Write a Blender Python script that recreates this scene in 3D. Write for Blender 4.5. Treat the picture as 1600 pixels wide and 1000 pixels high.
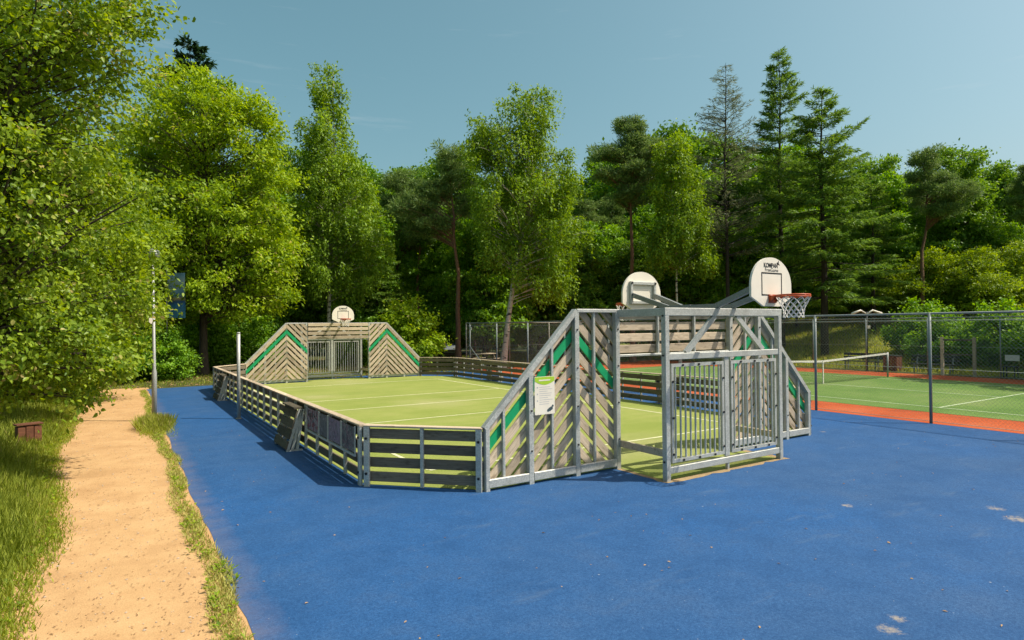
import bpy, math
import numpy as np
from mathutils import Matrix, Vector

# ------------------------------------------------------------------ clearing
for o in list(bpy.data.objects): bpy.data.objects.remove(o)
scene = bpy.context.scene
COL = scene.collection
R = math.radians

# ------------------------------------------------------------------ camera
F_PX, YAW, PITCH, ROLL, CAM_H = 959.05, 0.5659, 0.01164, -0.0091, 2.35
fw = Vector((math.sin(YAW)*math.cos(PITCH), math.cos(YAW)*math.cos(PITCH), math.sin(PITCH)))
rt = Vector((math.cos(YAW), -math.sin(YAW), 0)); up = rt.cross(fw)
c_, s_ = math.cos(ROLL), math.sin(ROLL)
r2, u2 = rt*c_ + up*s_, up*c_ - rt*s_
cam_d = bpy.data.cameras.new('camera'); cam = bpy.data.objects.new('camera', cam_d); COL.objects.link(cam)
m = Matrix.Identity(4)
for i in range(3): m[i][0], m[i][1], m[i][2] = r2[i], u2[i], -fw[i]
m[2][3] = CAM_H
cam.matrix_world = m
cam_d.sensor_width = 36; cam_d.lens = F_PX/1600*36; cam_d.clip_start = .05; cam_d.clip_end = 2000
scene.camera = cam

# ------------------------------------------------------------------ sky, sun, exposure
SUN_EL = R(55); SUN_AZ = math.atan2(.78, -.625)            # azimuth from +Y towards +X
w = bpy.data.worlds.new('World'); scene.world = w; w.use_nodes = True
nt = w.node_tree; bg = nt.nodes['Background']
sky = nt.nodes.new('ShaderNodeTexSky'); sky.sky_type = 'NISHITA'; sky.sun_disc = False
sky.sun_elevation = SUN_EL; sky.sun_rotation = SUN_AZ
sky.air_density = 1.0; sky.dust_density = 4.0; sky.ozone_density = 1.0; sky.altitude = 50
hs = nt.nodes.new('ShaderNodeHueSaturation'); hs.inputs['Saturation'].default_value = 1.08; hs.inputs['Hue'].default_value = .447
nt.links.new(sky.outputs[0], hs.inputs['Color'])
# thin high cirrus streaks over the whole sky
tcw = nt.nodes.new('ShaderNodeTexCoord'); mpw = nt.nodes.new('ShaderNodeMapping'); mpw.inputs['Scale'].default_value = (2.2, 2.2, 26); mpw.inputs['Rotation'].default_value = (.06, .03, .4)
nzw = nt.nodes.new('ShaderNodeTexNoise'); nzw.inputs['Scale'].default_value = 1.6; nzw.inputs['Detail'].default_value = 7; nzw.inputs['Roughness'].default_value = .62
rpw = nt.nodes.new('ShaderNodeValToRGB'); rpw.color_ramp.elements[0].position = .61; rpw.color_ramp.elements[0].color = (0, 0, 0, 1); rpw.color_ramp.elements[1].position = .85; rpw.color_ramp.elements[1].color = (.26, .26, .26, 1)
mxw = nt.nodes.new('ShaderNodeMix'); mxw.data_type = 'RGBA'; mxw.inputs[7].default_value = (5.2, 5.6, 5.8, 1)
nt.links.new(tcw.outputs['Generated'], mpw.inputs[0]); nt.links.new(mpw.outputs[0], nzw.inputs['Vector']); nt.links.new(nzw.outputs['Fac'], rpw.inputs[0])
nt.links.new(rpw.outputs[0], mxw.inputs[0]); nt.links.new(hs.outputs[0], mxw.inputs[6]); nt.links.new(mxw.outputs[2], bg.inputs['Color'])
bg.inputs['Strength'].default_value = 0.125
sl = bpy.data.lights.new('sun', 'SUN'); sl.energy = 5.0; sl.angle = R(.55); sl.color = (1, .93, .81)
so = bpy.data.objects.new('sun', sl); COL.objects.link(so)
sd = Vector((math.sin(SUN_AZ)*math.cos(SUN_EL), math.cos(SUN_AZ)*math.cos(SUN_EL), math.sin(SUN_EL)))
so.rotation_euler = sd.to_track_quat('Z', 'Y').to_euler(); so.location = sd*60
vs = scene.view_settings; vs.view_transform = 'Standard'; vs.look = 'None'; vs.exposure = .17; vs.gamma = 1; vs.use_curve_mapping = False
scene.cycles.max_bounces = 14; scene.cycles.diffuse_bounces = 8; scene.cycles.transmission_bounces = 8
scene.render.resolution_x, scene.render.resolution_y = 1024, 640

# ------------------------------------------------------------------ materials
def nodes_mat(name):
    ma = bpy.data.materials.new(name); ma.use_nodes = True
    return ma, ma.node_tree, ma.node_tree.nodes['Principled BSDF']
def N(t, kind, **kw):
    n = t.nodes.new(kind)
    for k, v in kw.items():
        if k in n.inputs: n.inputs[k].default_value = v
        else: setattr(n, k, v)
    return n
def ramp(t, fac, stops):
    r = t.nodes.new('ShaderNodeValToRGB'); e = r.color_ramp.elements
    while len(e) < len(stops): e.new(.5)
    for i, (p, c) in enumerate(stops): e[i].position = p; e[i].color = (*c, 1) if len(c) == 3 else c
    t.links.new(fac, r.inputs[0]); return r.outputs[0]
def mixc(t, fac, a, b, mode='MIX'):
    n = t.nodes.new('ShaderNodeMix'); n.data_type = 'RGBA'; n.blend_type = mode
    for sock, v in ((n.inputs[0], fac), (n.inputs[6], a), (n.inputs[7], b)):
        if isinstance(v, (int, float)): sock.default_value = v
        elif isinstance(v, tuple): sock.default_value = (*v, 1)
        else: t.links.new(v, sock)
    return n.outputs[2]
def noise(t, scale, coord='Object', detail=4, rough=.6, stretch=None, off=None):
    tc = t.nodes.new('ShaderNodeTexCoord'); src = tc.outputs[coord]
    if stretch or off:
        mp = t.nodes.new('ShaderNodeMapping')
        if stretch: mp.inputs['Scale'].default_value = stretch
        if off is not None: t.links.new(off, mp.inputs['Location'])
        t.links.new(src, mp.inputs[0]); src = mp.outputs[0]
    n = N(t, 'ShaderNodeTexNoise', Scale=scale, Detail=detail, Roughness=rough); t.links.new(src, n.inputs['Vector'])
    return n.outputs['Fac']
def bump(t, p, h, strength=.4, dist=.01):
    b = N(t, 'ShaderNodeBump', Strength=strength, Distance=dist); t.links.new(h, b.inputs['Height']); t.links.new(b.outputs[0], p.inputs['Normal'])

def mat_plain(name, col, rough=.6, metal=0, var=.25, scale=6, spec=.4):
    ma, t, p = nodes_mat(name)
    lo = tuple(x*(1-var) for x in col); hi = tuple(min(1, x*(1+var*.6)) for x in col)
    f = noise(t, scale, detail=5)
    t.links.new(ramp(t, f, [(.3, lo), (.7, hi)]), p.inputs['Base Color'])
    p.inputs['Roughness'].default_value = rough; p.inputs['Metallic'].default_value = metal; p.inputs['Specular IOR Level'].default_value = spec
    return ma
def mat_metal(name, col=(.50, .51, .46)):
    ma, t, p = nodes_mat(name)
    a = noise(t, 55, detail=2); b = noise(t, 3.5, detail=5)
    c1 = ramp(t, a, [(.35, tuple(x*.78 for x in col)), (.65, tuple(x*1.15 for x in col))])
    c2 = mixc(t, ramp(t, b, [(.42, (0, 0, 0)), (.75, (.5, .5, .5))]), c1, (.27, .26, .22))
    t.links.new(c2, p.inputs['Base Color'])
    t.links.new(ramp(t, a, [(.3, (.42,)*3), (.7, (.62,)*3)]), p.inputs['Roughness'])
    p.inputs['Metallic'].default_value = .38; p.inputs['Specular IOR Level'].default_value = .35
    return ma
def mat_wood(name, light, dark, paint=None):
    """weathered board, grain along local x"""
    ma, t, p = nodes_mat(name)
    oi = t.nodes.new('ShaderNodeObjectInfo')
    cmb = t.nodes.new('ShaderNodeCombineXYZ')
    mu = N(t, 'ShaderNodeMath', operation='MULTIPLY'); mu.inputs[1].default_value = 37.0
    t.links.new(oi.outputs['Random'], mu.inputs[0]); t.links.new(mu.outputs[0], cmb.inputs[0]); t.links.new(mu.outputs[0], cmb.inputs[2])
    g = noise(t, 1, detail=6, rough=.7, stretch=(3, 60, 60), off=cmb.outputs[0])
    k = noise(t, 1, detail=3, stretch=(5, 14, 14), off=cmb.outputs[0])
    base = ramp(t, g, [(.28, dark), (.62, light)])
    base = mixc(t, ramp(t, k, [(.55, (0,)*3), (.72, (.7,)*3)]), base, tuple(x*.55 for x in dark))
    hv = N(t, 'ShaderNodeHueSaturation'); t.links.new(base, hv.inputs['Color'])
    mr = N(t, 'ShaderNodeMapRange'); mr.inputs[3].default_value = .72; mr.inputs[4].default_value = 1.2
    t.links.new(oi.outputs['Random'], mr.inputs[0]); t.links.new(mr.outputs[0], hv.inputs['Value'])
    t.links.new(hv.outputs[0], p.inputs['Base Color'])
    p.inputs['Roughness'].default_value = .85; p.inputs['Specular IOR Level'].default_value = .2
    bump(t, p, g, .5, .004)
    return ma
def mat_leaf(name, dark, light, trans=.38, rough=.45, warm=None):
    ma, t, p = nodes_mat(name)
    at = N(t, 'ShaderNodeAttribute', attribute_name='tint')
    stops = [(0, dark), (.85, light)] + ([(1, warm)] if warm else [])
    c = ramp(t, at.outputs['Fac'], stops)
    t.links.new(c, p.inputs['Base Color']); p.inputs['Roughness'].default_value = rough; p.inputs['Specular IOR Level'].default_value = .25
    tr = t.nodes.new('ShaderNodeBsdfTranslucent'); hv = N(t, 'ShaderNodeHueSaturation', Hue=.485, Saturation=1.1, Value=1.15)
    t.links.new(c, hv.inputs['Color']); t.links.new(hv.outputs[0], tr.inputs['Color'])
    mx = t.nodes.new('ShaderNodeMixShader'); mx.inputs[0].default_value = trans+.06
    t.links.new(p.outputs[0], mx.inputs[1]); t.links.new(tr.outputs[0], mx.inputs[2])
    t.links.new(mx.outputs[0], t.nodes['Material Output'].inputs['Surface'])
    return ma
def mat_bark(name, lo, hi, scale=(6, 6, 1.2), marks=None):
    ma, t, p = nodes_mat(name)
    f = noise(t, 1, stretch=tuple(3*s for s in scale), detail=6)
    c = ramp(t, f, [(.3, lo), (.7, hi)])
    if marks:
        k = noise(t, 1, stretch=(2.5, 2.5, 9), detail=3)
        c = mixc(t, ramp(t, k, [(.56, (0,)*3), (.62, (1,)*3)]), c, marks)
    t.links.new(c, p.inputs['Base Color']); p.inputs['Roughness'].default_value = .9
    bump(t, p, f, .8, .03)
    return ma
def mat_blue():
    ma, t, p = nodes_mat('blue rubber surfacing')
    a = noise(t, .16, detail=4); b = noise(t, 9, detail=6, rough=.75); c = noise(t, 160, detail=2); s = noise(t, 1, detail=5, stretch=(.8, 3.2, 1))
    col = ramp(t, a, [(.34, (.042, .105, .215)), (.64, (.014, .110, .315))])
    col = mixc(t, ramp(t, b, [(.3, (.0,)*3), (.75, (.6,)*3)]), col, (.035, .115, .26))
    mo = noise(t, 1.4, detail=7, rough=.72)
    col = mixc(t, ramp(t, mo, [(.36, (.55,)*3), (.52, (0,)*3)]), col, (.012, .07, .19))
    col = mixc(t, ramp(t, mo, [(.52, (0,)*3), (.72, (.6,)*3)]), col, (.06, .125, .24))
    g2 = noise(t, 48, detail=3, rough=.8)
    col = mixc(t, ramp(t, g2, [(.34, (.75,)*3), (.56, (0,)*3)]), col, (.007, .045, .135))
    col = mixc(t, ramp(t, g2, [(.58, (0,)*3), (.74, (.55,)*3)]), col, (.07, .165, .33))
    col = mixc(t, ramp(t, c, [(.35, (.6,)*3), (.6, (0,)*3)]), col, (.008, .04, .12))
    col = mixc(t, ramp(t, s, [(.60, (0,)*3), (.76, (.4,)*3)]), col, (.10, .15, .22))
    tc = t.nodes.new('ShaderNodeTexCoord')
    for sc, th in ((2.2, .03), (7.5, .045)):
        vt = N(t, 'ShaderNodeTexVoronoi', Scale=sc); t.links.new(tc.outputs['Object'], vt.inputs['Vector'])
        col = mixc(t, ramp(t, vt.outputs['Distance'], [(th*.4, (.8,)*3), (th, (0,)*3)]), col, (.34, .36, .36))
    # bare patches: the rubber is worn through where people walk, and sand has blown in at the path side
    wn = noise(t, 22, detail=6, rough=.75)
    for (x, y, r) in ((4.96, 2.45, .26), (5.2, 2.5, .2), (9.01, 2.98, .42), (7.9, 4.4, .22), (12.9, 7.7, .2), (9.3, 3.3, .3)):
        d = N(t, 'ShaderNodeVectorMath', operation='DISTANCE'); d.inputs[1].default_value = (x, y, 0); t.links.new(tc.outputs['Object'], d.inputs[0])
        sb = N(t, 'ShaderNodeMath', operation='MULTIPLY_ADD'); sb.inputs[1].default_value = -1/r; sb.inputs[2].default_value = 1.0; t.links.new(d.outputs['Value'], sb.inputs[0])
        mm = N(t, 'ShaderNodeMath', operation='MULTIPLY'); t.links.new(sb.outputs[0], mm.inputs[0]); t.links.new(wn, mm.inputs[1])
        col = mixc(t, ramp(t, mm.outputs[0], [(.33, (0,)*3), (.50, (.75,)*3)]), col, (.34, .29, .21))
    sx = t.nodes.new('ShaderNodeSeparateXYZ'); t.links.new(tc.outputs['Object'], sx.inputs[0])
    ed = N(t, 'ShaderNodeMapRange'); ed.inputs[1].default_value = .8; ed.inputs[2].default_value = 1.35; ed.inputs[3].default_value = 1; ed.inputs[4].default_value = 0
    t.links.new(sx.outputs[0], ed.inputs[0])
    mm = N(t, 'ShaderNodeMath', operation='MULTIPLY'); t.links.new(ed.outputs[0], mm.inputs[0]); t.links.new(noise(t, 2.2, detail=6, rough=.7), mm.inputs[1])
    col = mixc(t, ramp(t, mm.outputs[0], [(.2, (0,)*3), (.62, (.6,)*3)]), col, (.15, .14, .18))
    t.links.new(col, p.inputs['Base Color']); p.inputs['Roughness'].default_value = .8; p.inputs['Specular IOR Level'].default_value = .25
    bump(t, p, c, .5, .006)
    return ma
def mat_ground(name, stops, s1=.6, s2=30, fine=.5, rough=.95, b=.6):
    ma, t, p = nodes_mat(name)
    a = noise(t, s1, detail=6, rough=.65); f = noise(t, s2, detail=4, rough=.7)
    col = ramp(t, a, stops)
    col = mixc(t, fine, col, ramp(t, f, [(.3, (.35,)*3), (.7, (1,)*3)]), 'MULTIPLY')
    t.links.new(col, p.inputs['Base Color']); p.inputs['Roughness'].default_value = rough; p.inputs['Specular IOR Level'].default_value = .15
    bump(t, p, f, b, .02)
    return ma
def mat_graffiti(name, base, cols, sc, seed):
    ma, t, p = nodes_mat(name)
    tc = t.nodes.new('ShaderNodeTexCoord'); col = base
    for i, (c, th) in enumerate(cols):
        mp = N(t, 'ShaderNodeMapping'); mp.inputs['Location'].default_value = (seed*3.7+i*5.1, seed*1.3, i*2.2); t.links.new(tc.outputs['Object'], mp.inputs[0])
        n = N(t, 'ShaderNodeTexNoise', Scale=sc, Detail=1.5, Distortion=1.6); t.links.new(mp.outputs[0], n.inputs['Vector'])
        col = mixc(t, ramp(t, n.outputs['Fac'], [(th, (0,)*3), (th+.03, (.85,)*3), (th+.09, (.85,)*3), (th+.12, (0,)*3)]), col, c)
    t.links.new(col, p.inputs['Base Color']) if not isinstance(col, tuple) else None
    p.inputs['Roughness'].default_value = .7
    return ma

M = {}
M['galv'] = mat_metal('galvanised steel')
M['zinc'] = mat_metal('shade-darkened arm steel', (.25, .27, .26))  # steel for the hoop arms, darkness of their shaded side painted into the colour
M['bolt'] = mat_plain('black bolt', (.012, .012, .014), .5, 0, .1)
M['wood'] = mat_wood('weathered board', (.58, .475, .335), (.33, .255, .17))
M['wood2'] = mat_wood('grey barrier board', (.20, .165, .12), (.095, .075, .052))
M['wood3'] = mat_wood('dark stile board', (.12, .105, .07), (.06, .05, .035))
M['green'] = mat_plain('green board paint', (.005, .30, .105), .5, 0, .12, 8)
M['white'] = mat_plain('white board', (.78, .72, .585), .55, 0, .07, 3)
M['ink'] = mat_plain('black print', (.012, .012, .012), .6, 0, .05)
M['grey_ink'] = mat_plain('grey print', (.42, .42, .42), .6, 0, .05)
M['orange'] = mat_plain('orange rim paint', (.52, .085, .018), .45, 0, .15)
M['cord'] = mat_plain('white cord', (.66, .63, .56), .8, 0, .1)
M['blue'] = mat_blue()
def mat_turf():
    ma, t, p = nodes_mat('sand-filled artificial turf')
    a = noise(t, .45, detail=6, rough=.65); f = noise(t, 55, detail=4, rough=.7); st = noise(t, 1, detail=4, stretch=(.25, 2.4, 1))
    col = ramp(t, a, [(.3, (.225, .285, .055)), (.55, (.28, .33, .075)), (.75, (.335, .36, .105))])
    col = mixc(t, ramp(t, st, [(.45, (0,)*3), (.7, (.35,)*3)]), col, (.38, .37, .14))
    tc = t.nodes.new('ShaderNodeTexCoord'); wn = noise(t, 1.7, detail=5)
    for (x, y, r) in ((8.31, 8.6, 2.6), (8.31, 26.6, 2.6), (8.2, 17.5, 2.0), (10.8, 13.2, 1.6), (5.6, 21.5, 1.5)):      # sand gathered where play wears the pile
        d = N(t, 'ShaderNodeVectorMath', operation='DISTANCE'); d.inputs[1].default_value = (x, y, 0); t.links.new(tc.outputs['Object'], d.inputs[0])
        sb = N(t, 'ShaderNodeMath', operation='MULTIPLY_ADD'); sb.inputs[1].default_value = -1/r; sb.inputs[2].default_value = 1.0; t.links.new(d.outputs['Value'], sb.inputs[0])
        mm = N(t, 'ShaderNodeMath', operation='MULTIPLY'); t.links.new(sb.outputs[0], mm.inputs[0]); t.links.new(wn, mm.inputs[1])
        col = mixc(t, ramp(t, mm.outputs[0], [(.12, (0,)*3), (.5, (.55,)*3)]), col, (.43, .41, .19))
    col = mixc(t, .5, col, ramp(t, f, [(.3, (.4,)*3), (.7, (1.05,)*3)]), 'MULTIPLY')
    t.links.new(col, p.inputs['Base Color']); p.inputs['Roughness'].default_value = .95; p.inputs['Specular IOR Level'].default_value = .15
    bump(t, p, f, .6, .02)
    return ma
M['turf'] = mat_turf()
M['line'] = mat_plain('faded line', (.62, .62, .36), .8, 0, .25, 5)
M['wline'] = mat_plain('pale tennis line', (.42, .50, .30), .8, 0, .2, 5)
M['clay'] = mat_ground('orange red court', [(.3, (.36, .075, .025)), (.5, (.48, .10, .03)), (.72, (.52, .14, .055))], .7, 45, .45)
M['tennis'] = mat_ground('green tennis turf', [(.3, (.10, .19, .04)), (.5, (.145, .24, .055)), (.7, (.20, .27, .085))], .4, 60, .5)
M['sand'] = mat_ground('sandy path', [(.25, (.44, .26, .115)), (.5, (.55, .34, .155)), (.75, (.62, .405, .195))], 1.6, 70, .35, b=.35)
M['sandedge'] = mat_ground('sand along frame', [(.3, (.30, .21, .11)), (.7, (.46, .34, .18))], 2, 30, .5)
M['earth'] = mat_ground('forest earth', [(.3, (.05, .06, .018)), (.5, (.085, .10, .025)), (.7, (.10, .085, .045))], .35, 14, .6)
M['dirt'] = mat_ground('leaf-strewn track', [(.3, (.20, .125, .07)), (.7, (.32, .215, .12))], .6, 16, .5)
M['grass'] = mat_leaf('grass blades', (.13, .20, .016), (.42, .47, .06), .45, .55, (.46, .38, .14))
M['dry'] = mat_leaf('dry grass', (.24, .30, .04), (.52, .47, .14), .3, .6)
M['litter'] = mat_leaf('litter', (.17, .10, .05), (.46, .30, .14), .1, .8)
M['pebble'] = mat_plain('pebble', (.44, .34, .24), .8)
M['lamp'] = mat_metal('lamp post zinc', (.40, .41, .38))
M['dark'] = mat_plain('dark painted timber', (.02, .028, .022), .6)
M['brown'] = mat_wood('brown timber', (.20, .085, .045), (.09, .04, .025))
M['glass'] = mat_plain('dark glass', (.02, .03, .035), .1, 0, .1)
M['rubber'] = mat_plain('tyre rubber', (.015,)*3, .8)
M['carpaint'] = mat_plain('silver car paint', (.32, .36, .38), .3, .4, .05)
M['wire'] = mat_plain('fence wire', (.36, .39, .32), .5, .3, .1)
M['fpost'] = mat_plain('green-grey fence post', (.22, .25, .235), .5, .15, .2)
M['fpost2'] = mat_plain('pale fence tube', (.33, .31, .25), .6, .1, .2)
M['mural1'] = mat_graffiti('mural one', (.27, .25, .27), [((.03, .03, .03), .5), ((.32, .10, .13), .42)], 7, 1)
M['mural2'] = mat_graffiti('mural two', (.12, .12, .125), [((.2, .19, .22), .46), ((.07, .07, .07), .55)], 5, 2)
M['mural3'] = mat_graffiti('mural three', (.17, .145, .17), [((.28, .22, .29), .5), ((.06, .05, .07), .58), ((.25, .15, .22), .4)], 6, 3)
M['mural4'] = mat_graffiti('mural four', (.10, .09, .10), [((.24, .11, .14), .5), ((.2, .24, .22), .43), ((.04, .04, .05), .6)], 7, 4)
M['banner'] = None
M['bark'] = mat_bark('brown bark', (.03, .022, .015), (.10, .075, .05))
M['pinebark'] = mat_bark('orange pine bark', (.10, .05, .03), (.26, .14, .08))
M['birchbark'] = mat_bark('birch bark', (.38, .35, .29), (.58, .54, .45), (2, 2, 4), (.05, .045, .04))
M['darkbark'] = mat_bark('dark conifer bark', (.018, .014, .01), (.06, .045, .03))
M['leaf_near'] = mat_leaf('near broadleaf', (0.100, 0.195, 0.016), (0.360, 0.480, 0.045), .40, .38, (0.522, 0.435, 0.160))
M['leaf_olive'] = mat_leaf('olive broadleaf', (0.105, 0.200, 0.012), (0.350, 0.475, 0.030), .42, .45)
M['leaf_lime'] = mat_leaf('lime broadleaf', (0.140, 0.260, 0.012), (0.430, 0.580, 0.022), .42, .45, (0.600, 0.536, 0.174))
M['leaf_birch'] = mat_leaf('birch leaf', (0.095, 0.190, 0.014), (0.310, 0.470, 0.035), .38, .45)
M['leaf_green'] = mat_leaf('green broadleaf', (0.080, 0.205, 0.018), (0.280, 0.500, 0.036), .40, .45)
M['leaf_deep'] = mat_leaf('deep green broadleaf', (0.065, 0.165, 0.020), (0.240, 0.410, 0.042), .36, .45)
M['needle_pine'] = mat_leaf('pine needle', (0.068, 0.140, 0.034), (0.250, 0.360, 0.090), .3, .5)
M['needle_spruce'] = mat_leaf('spruce needle', (0.060, 0.150, 0.028), (0.250, 0.400, 0.055), .3, .5)
M['needle_grey'] = mat_leaf('thin grey-green needle', (0.087, 0.123, 0.065), (0.246, 0.275, 0.123), .24, .5)
M['needle_dark'] = mat_leaf('dark fir needle', (0.017, 0.051, 0.020), (0.058, 0.123, 0.043), .2, .5)

# ------------------------------------------------------------------ object helpers
rng = np.random.default_rng(11)
def link(name, data, parent=None, mat=None):
    o = bpy.data.objects.new(name, data); COL.objects.link(o)
    if parent: o.parent = parent
    if mat is not None and data is not None and len(data.materials) == 0: data.materials.append(mat)
    return o
def thing(name, label, cat, loc=(0, 0, 0), rz=0, group=None):
    o = link(name, None); o.location = loc; o.rotation_euler = (0, 0, rz); o.empty_display_size = .2
    return tag(o, label, cat, group)
def tag(o, label, cat, group=None, kind=None):
    if label: o['label'] = label
    if cat: o['category'] = cat
    if group: o['group'] = group
    if kind: o['kind'] = kind
    return o
def struct(o, label, cat):
    o['kind'] = 'structure'; o['label'] = label; o['category'] = cat; return o
def copy_tree(o, parent=None):
    c = o.copy(); COL.objects.link(c)
    if parent: c.parent = parent
    for ch in o.children: copy_tree(ch, c)
    return c
class MB:
    """collects vertices and faces for one mesh"""
    def __init__(s): s.v = []; s.f = []
    def add(s, vs, fs):
        b = len(s.v); s.v += [tuple(v) for v in vs]; s.f += [tuple(i+b for i in f) for f in fs]; return s
    def box(s, x0, x1, y0, y1, z0, z1, bev=0):
        if bev:
            b = bev; vs = []; 
            # chamfered along the vertical/horizontal long edges: 8-gon prism along the longest axis
            d = [x1-x0, y1-y0, z1-z0]; ax = d.index(max(d)); o = [i for i in range(3) if i != ax]
            lo = [x0, y0, z0]; hi = [x1, y1, z1]
            prof = [(lo[o[0]]+b, lo[o[1]]), (hi[o[0]]-b, lo[o[1]]), (hi[o[0]], lo[o[1]]+b), (hi[o[0]], hi[o[1]]-b), (hi[o[0]]-b, hi[o[1]]), (lo[o[0]]+b, hi[o[1]]), (lo[o[0]], hi[o[1]]-b), (lo[o[0]], lo[o[1]]+b)]
            for e in (lo[ax], hi[ax]):
                for p in prof:
                    q = [0, 0, 0]; q[ax] = e; q[o[0]] = p[0]; q[o[1]] = p[1]; vs.append(q)
            fs = [(i, (i+1) % 8, 8+(i+1) % 8, 8+i) for i in range(8)] + [tuple(range(7, -1, -1)), tuple(range(8, 16))]
            if ax == 1: fs = [f[::-1] for f in fs]
            return s.add(vs, fs)
        vs = [(x0, y0, z0), (x1, y0, z0), (x1, y1, z0), (x0, y1, z0), (x0, y0, z1), (x1, y0, z1), (x1, y1, z1), (x0, y1, z1)]
        return s.add(vs, [(3, 2, 1, 0), (4, 5, 6, 7), (0, 1, 5, 4), (1, 2, 6, 5), (2, 3, 7, 6), (3, 0, 4, 7)])
    def bar(s, a, b, w, h, upv=(0, 0, 1)):
        a, b = Vector(a), Vector(b); d = (b-a).normalized(); u = Vector(upv)
        sd_ = d.cross(u)
        if sd_.length < 1e-4: u = Vector((0, 1, 0)); sd_ = d.cross(u)
        sd_.normalize(); u = sd_.cross(d)
        vs = [p + sd_*(i*w/2) + u*(j*h/2) for p in (a, b) for i, j in ((-1, -1), (1, -1), (1, 1), (-1, 1))]
        return s.add(vs, [(0, 3, 2, 1), (4, 5, 6, 7), (0, 1, 5, 4), (1, 2, 6, 5), (2, 3, 7, 6), (3, 0, 4, 7)])
    def tube(s, pts, rad, n=8, cap=True):
        pts = [Vector(p) for p in pts]; rad = rad if isinstance(rad, (list, tuple)) else [rad]*len(pts)
        base = len(s.v)
        for i, p in enumerate(pts):
            d = (pts[min(i+1, len(pts)-1)] - pts[max(i-1, 0)]).normalized()
            u = Vector((0, 0, 1)) if abs(d.z) < .9 else Vector((1, 0, 0))
            a = d.cross(u).normalized(); b = d.cross(a)
            for k in range(n):
                t = 2*math.pi*k/n; s.v.append(tuple(p + (a*math.cos(t)+b*math.sin(t))*rad[i]))
        for i in range(len(pts)-1):
            for k in range(n):
                q = base+i*n; s.f.append((q+k, q+n+k, q+n+(k+1) % n, q+(k+1) % n))
        if cap: s.f.append(tuple(base+k for k in range(n))); e = base+(len(pts)-1)*n; s.f.append(tuple(e+k for k in reversed(range(n))))
        return s
    def prism(s, poly, y0, y1):
        """poly in (x, z), extruded along y"""
        n = len(poly); vs = [(x, y0, z) for x, z in poly]+[(x, y1, z) for x, z in poly]
        fs = [tuple(range(n)), tuple(reversed(range(n, 2*n)))] + [(i, i+n, (i+1) % n+n, (i+1) % n) for i in range(n)]
        return s.add(vs, fs)
    def mesh(s, name):
        me = bpy.data.meshes.new(name); me.from_pydata(s.v, [], s.f); me.update(); return me
    def obj(s, name, mat, parent=None, smooth=False):
        me = s.mesh(name)
        if smooth: me.polygons.foreach_set('use_smooth', [True]*len(me.polygons))
        return link(name, me, parent, mat)
CACHE = {}
def box_part(name, mat, parent, size, loc, rot=(0, 0, 0), bev=.006):
    key = (name, mat.name, tuple(round(x, 3) for x in size))
    if key not in CACHE:
        x, y, z = [d/2 for d in size]; b = MB(); b.box(-x, x, -y, y, -z, z, bev); me = b.mesh(name); me.materials.append(mat); CACHE[key] = me
    o = link(name, CACHE[key], parent); o.location = loc; o.rotation_euler = rot; return o
def text_mesh(body, size, name, mat, parent, loc, rot, bold=0.0, sx=1.0):
    cu = bpy.data.curves.new(name, 'FONT'); cu.body = body; cu.size = size; cu.align_x = 'CENTER'; cu.align_y = 'CENTER'; cu.extrude = .001; cu.offset = bold; cu.resolution_u = 3
    t = bpy.data.objects.new(name, cu); COL.objects.link(t)
    dg = bpy.context.evaluated_depsgraph_get(); me = bpy.data.meshes.new_from_object(t.evaluated_get(dg))
    bpy.data.objects.remove(t); me.materials.clear(); me.materials.append(mat)
    o = link(name, me, parent); o.location = loc; o.rotation_euler = rot; o.scale = (sx, 1, 1); return o

# ------------------------------------------------------------------ ground sheets
def sheet(name, poly, z, mat):
    me = bpy.data.meshes.new(name); me.from_pydata([(x, y, z) for x, y in poly], [], [tuple(range(len(poly)))]); me.update()
    return link(name, me, None, mat)
def wavy(x, y0, y1, step, amp, sc, seed):
    r_ = np.random.default_rng(seed); ys = np.arange(y0, y1+step, step); ph = r_.uniform(0, 6.28, 5)
    return [(x + amp*sum(math.sin(y*sc*(k+1)*.9+ph[k])/(k+1) for k in range(5)), float(y)) for y in ys]
struct(sheet('ground', [(-400, -300), (500, -300), (500, 500), (-400, 500)], 0, M['earth']), 'dark green and brown forest ground around the courts', 'ground')
CX, Y0, E_, G_, P_, C_, LT = 8.31, 7.635, 3.95, 1.39, 2.28, 1.32, 20.18
Y1 = Y0+LT; YC = (Y0+Y1)/2; XL, XR = CX-E_-C_, CX+E_+C_
def path_left(y): return -.66 - .40*max(0, min(1, (y-9)/6)) + .05*math.sin(y*.8) + .03*math.sin(y*2.3+1)
def path_right(y): return .585 + .05*math.sin(y*1.1+.5) + .03*math.sin(y*3.1)
ys = np.arange(-3, 29.6, .4)
left = [(path_left(y), float(y)) for y in ys]; right = [(path_right(y), float(y)) for y in ys]
left[-1] = (-3.5, 29.8); 
struct(sheet('sand_path', [(.9, p[1]) for p in right] + [(p[0]-.25, p[1]) for p in left[::-1]], .004, M['sand']), 'straight sandy footpath running along the blue court', 'path')
be = wavy(.84, -6, 28.4, .3, .018, 1.9, 3)
struct(sheet('blue_court', be[::-1] + [(15.98, -6), (15.98, 29.4), (.9, 28.55)][0:0] + [(.84, -6.3), (15.98, -6.3), (15.98, 30.2), (10, 29.6), (4, 28.8), (.95, 28.5)], .008, M['blue']), 'blue rubber play surface around the fenced pitch', 'court')
oct_ = [(CX-E_, Y0), (CX+E_, Y0), (XR, Y0+C_), (XR, Y1-C_), (CX+E_, Y1), (CX-E_, Y1), (XL, Y1-C_), (XL, Y0+C_)]
def inset(poly, d):
    return [(x+(CX-x)*0+math.copysign(d, CX-x), y+math.copysign(d, YC-y)) for x, y in poly]
edge = []
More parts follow.
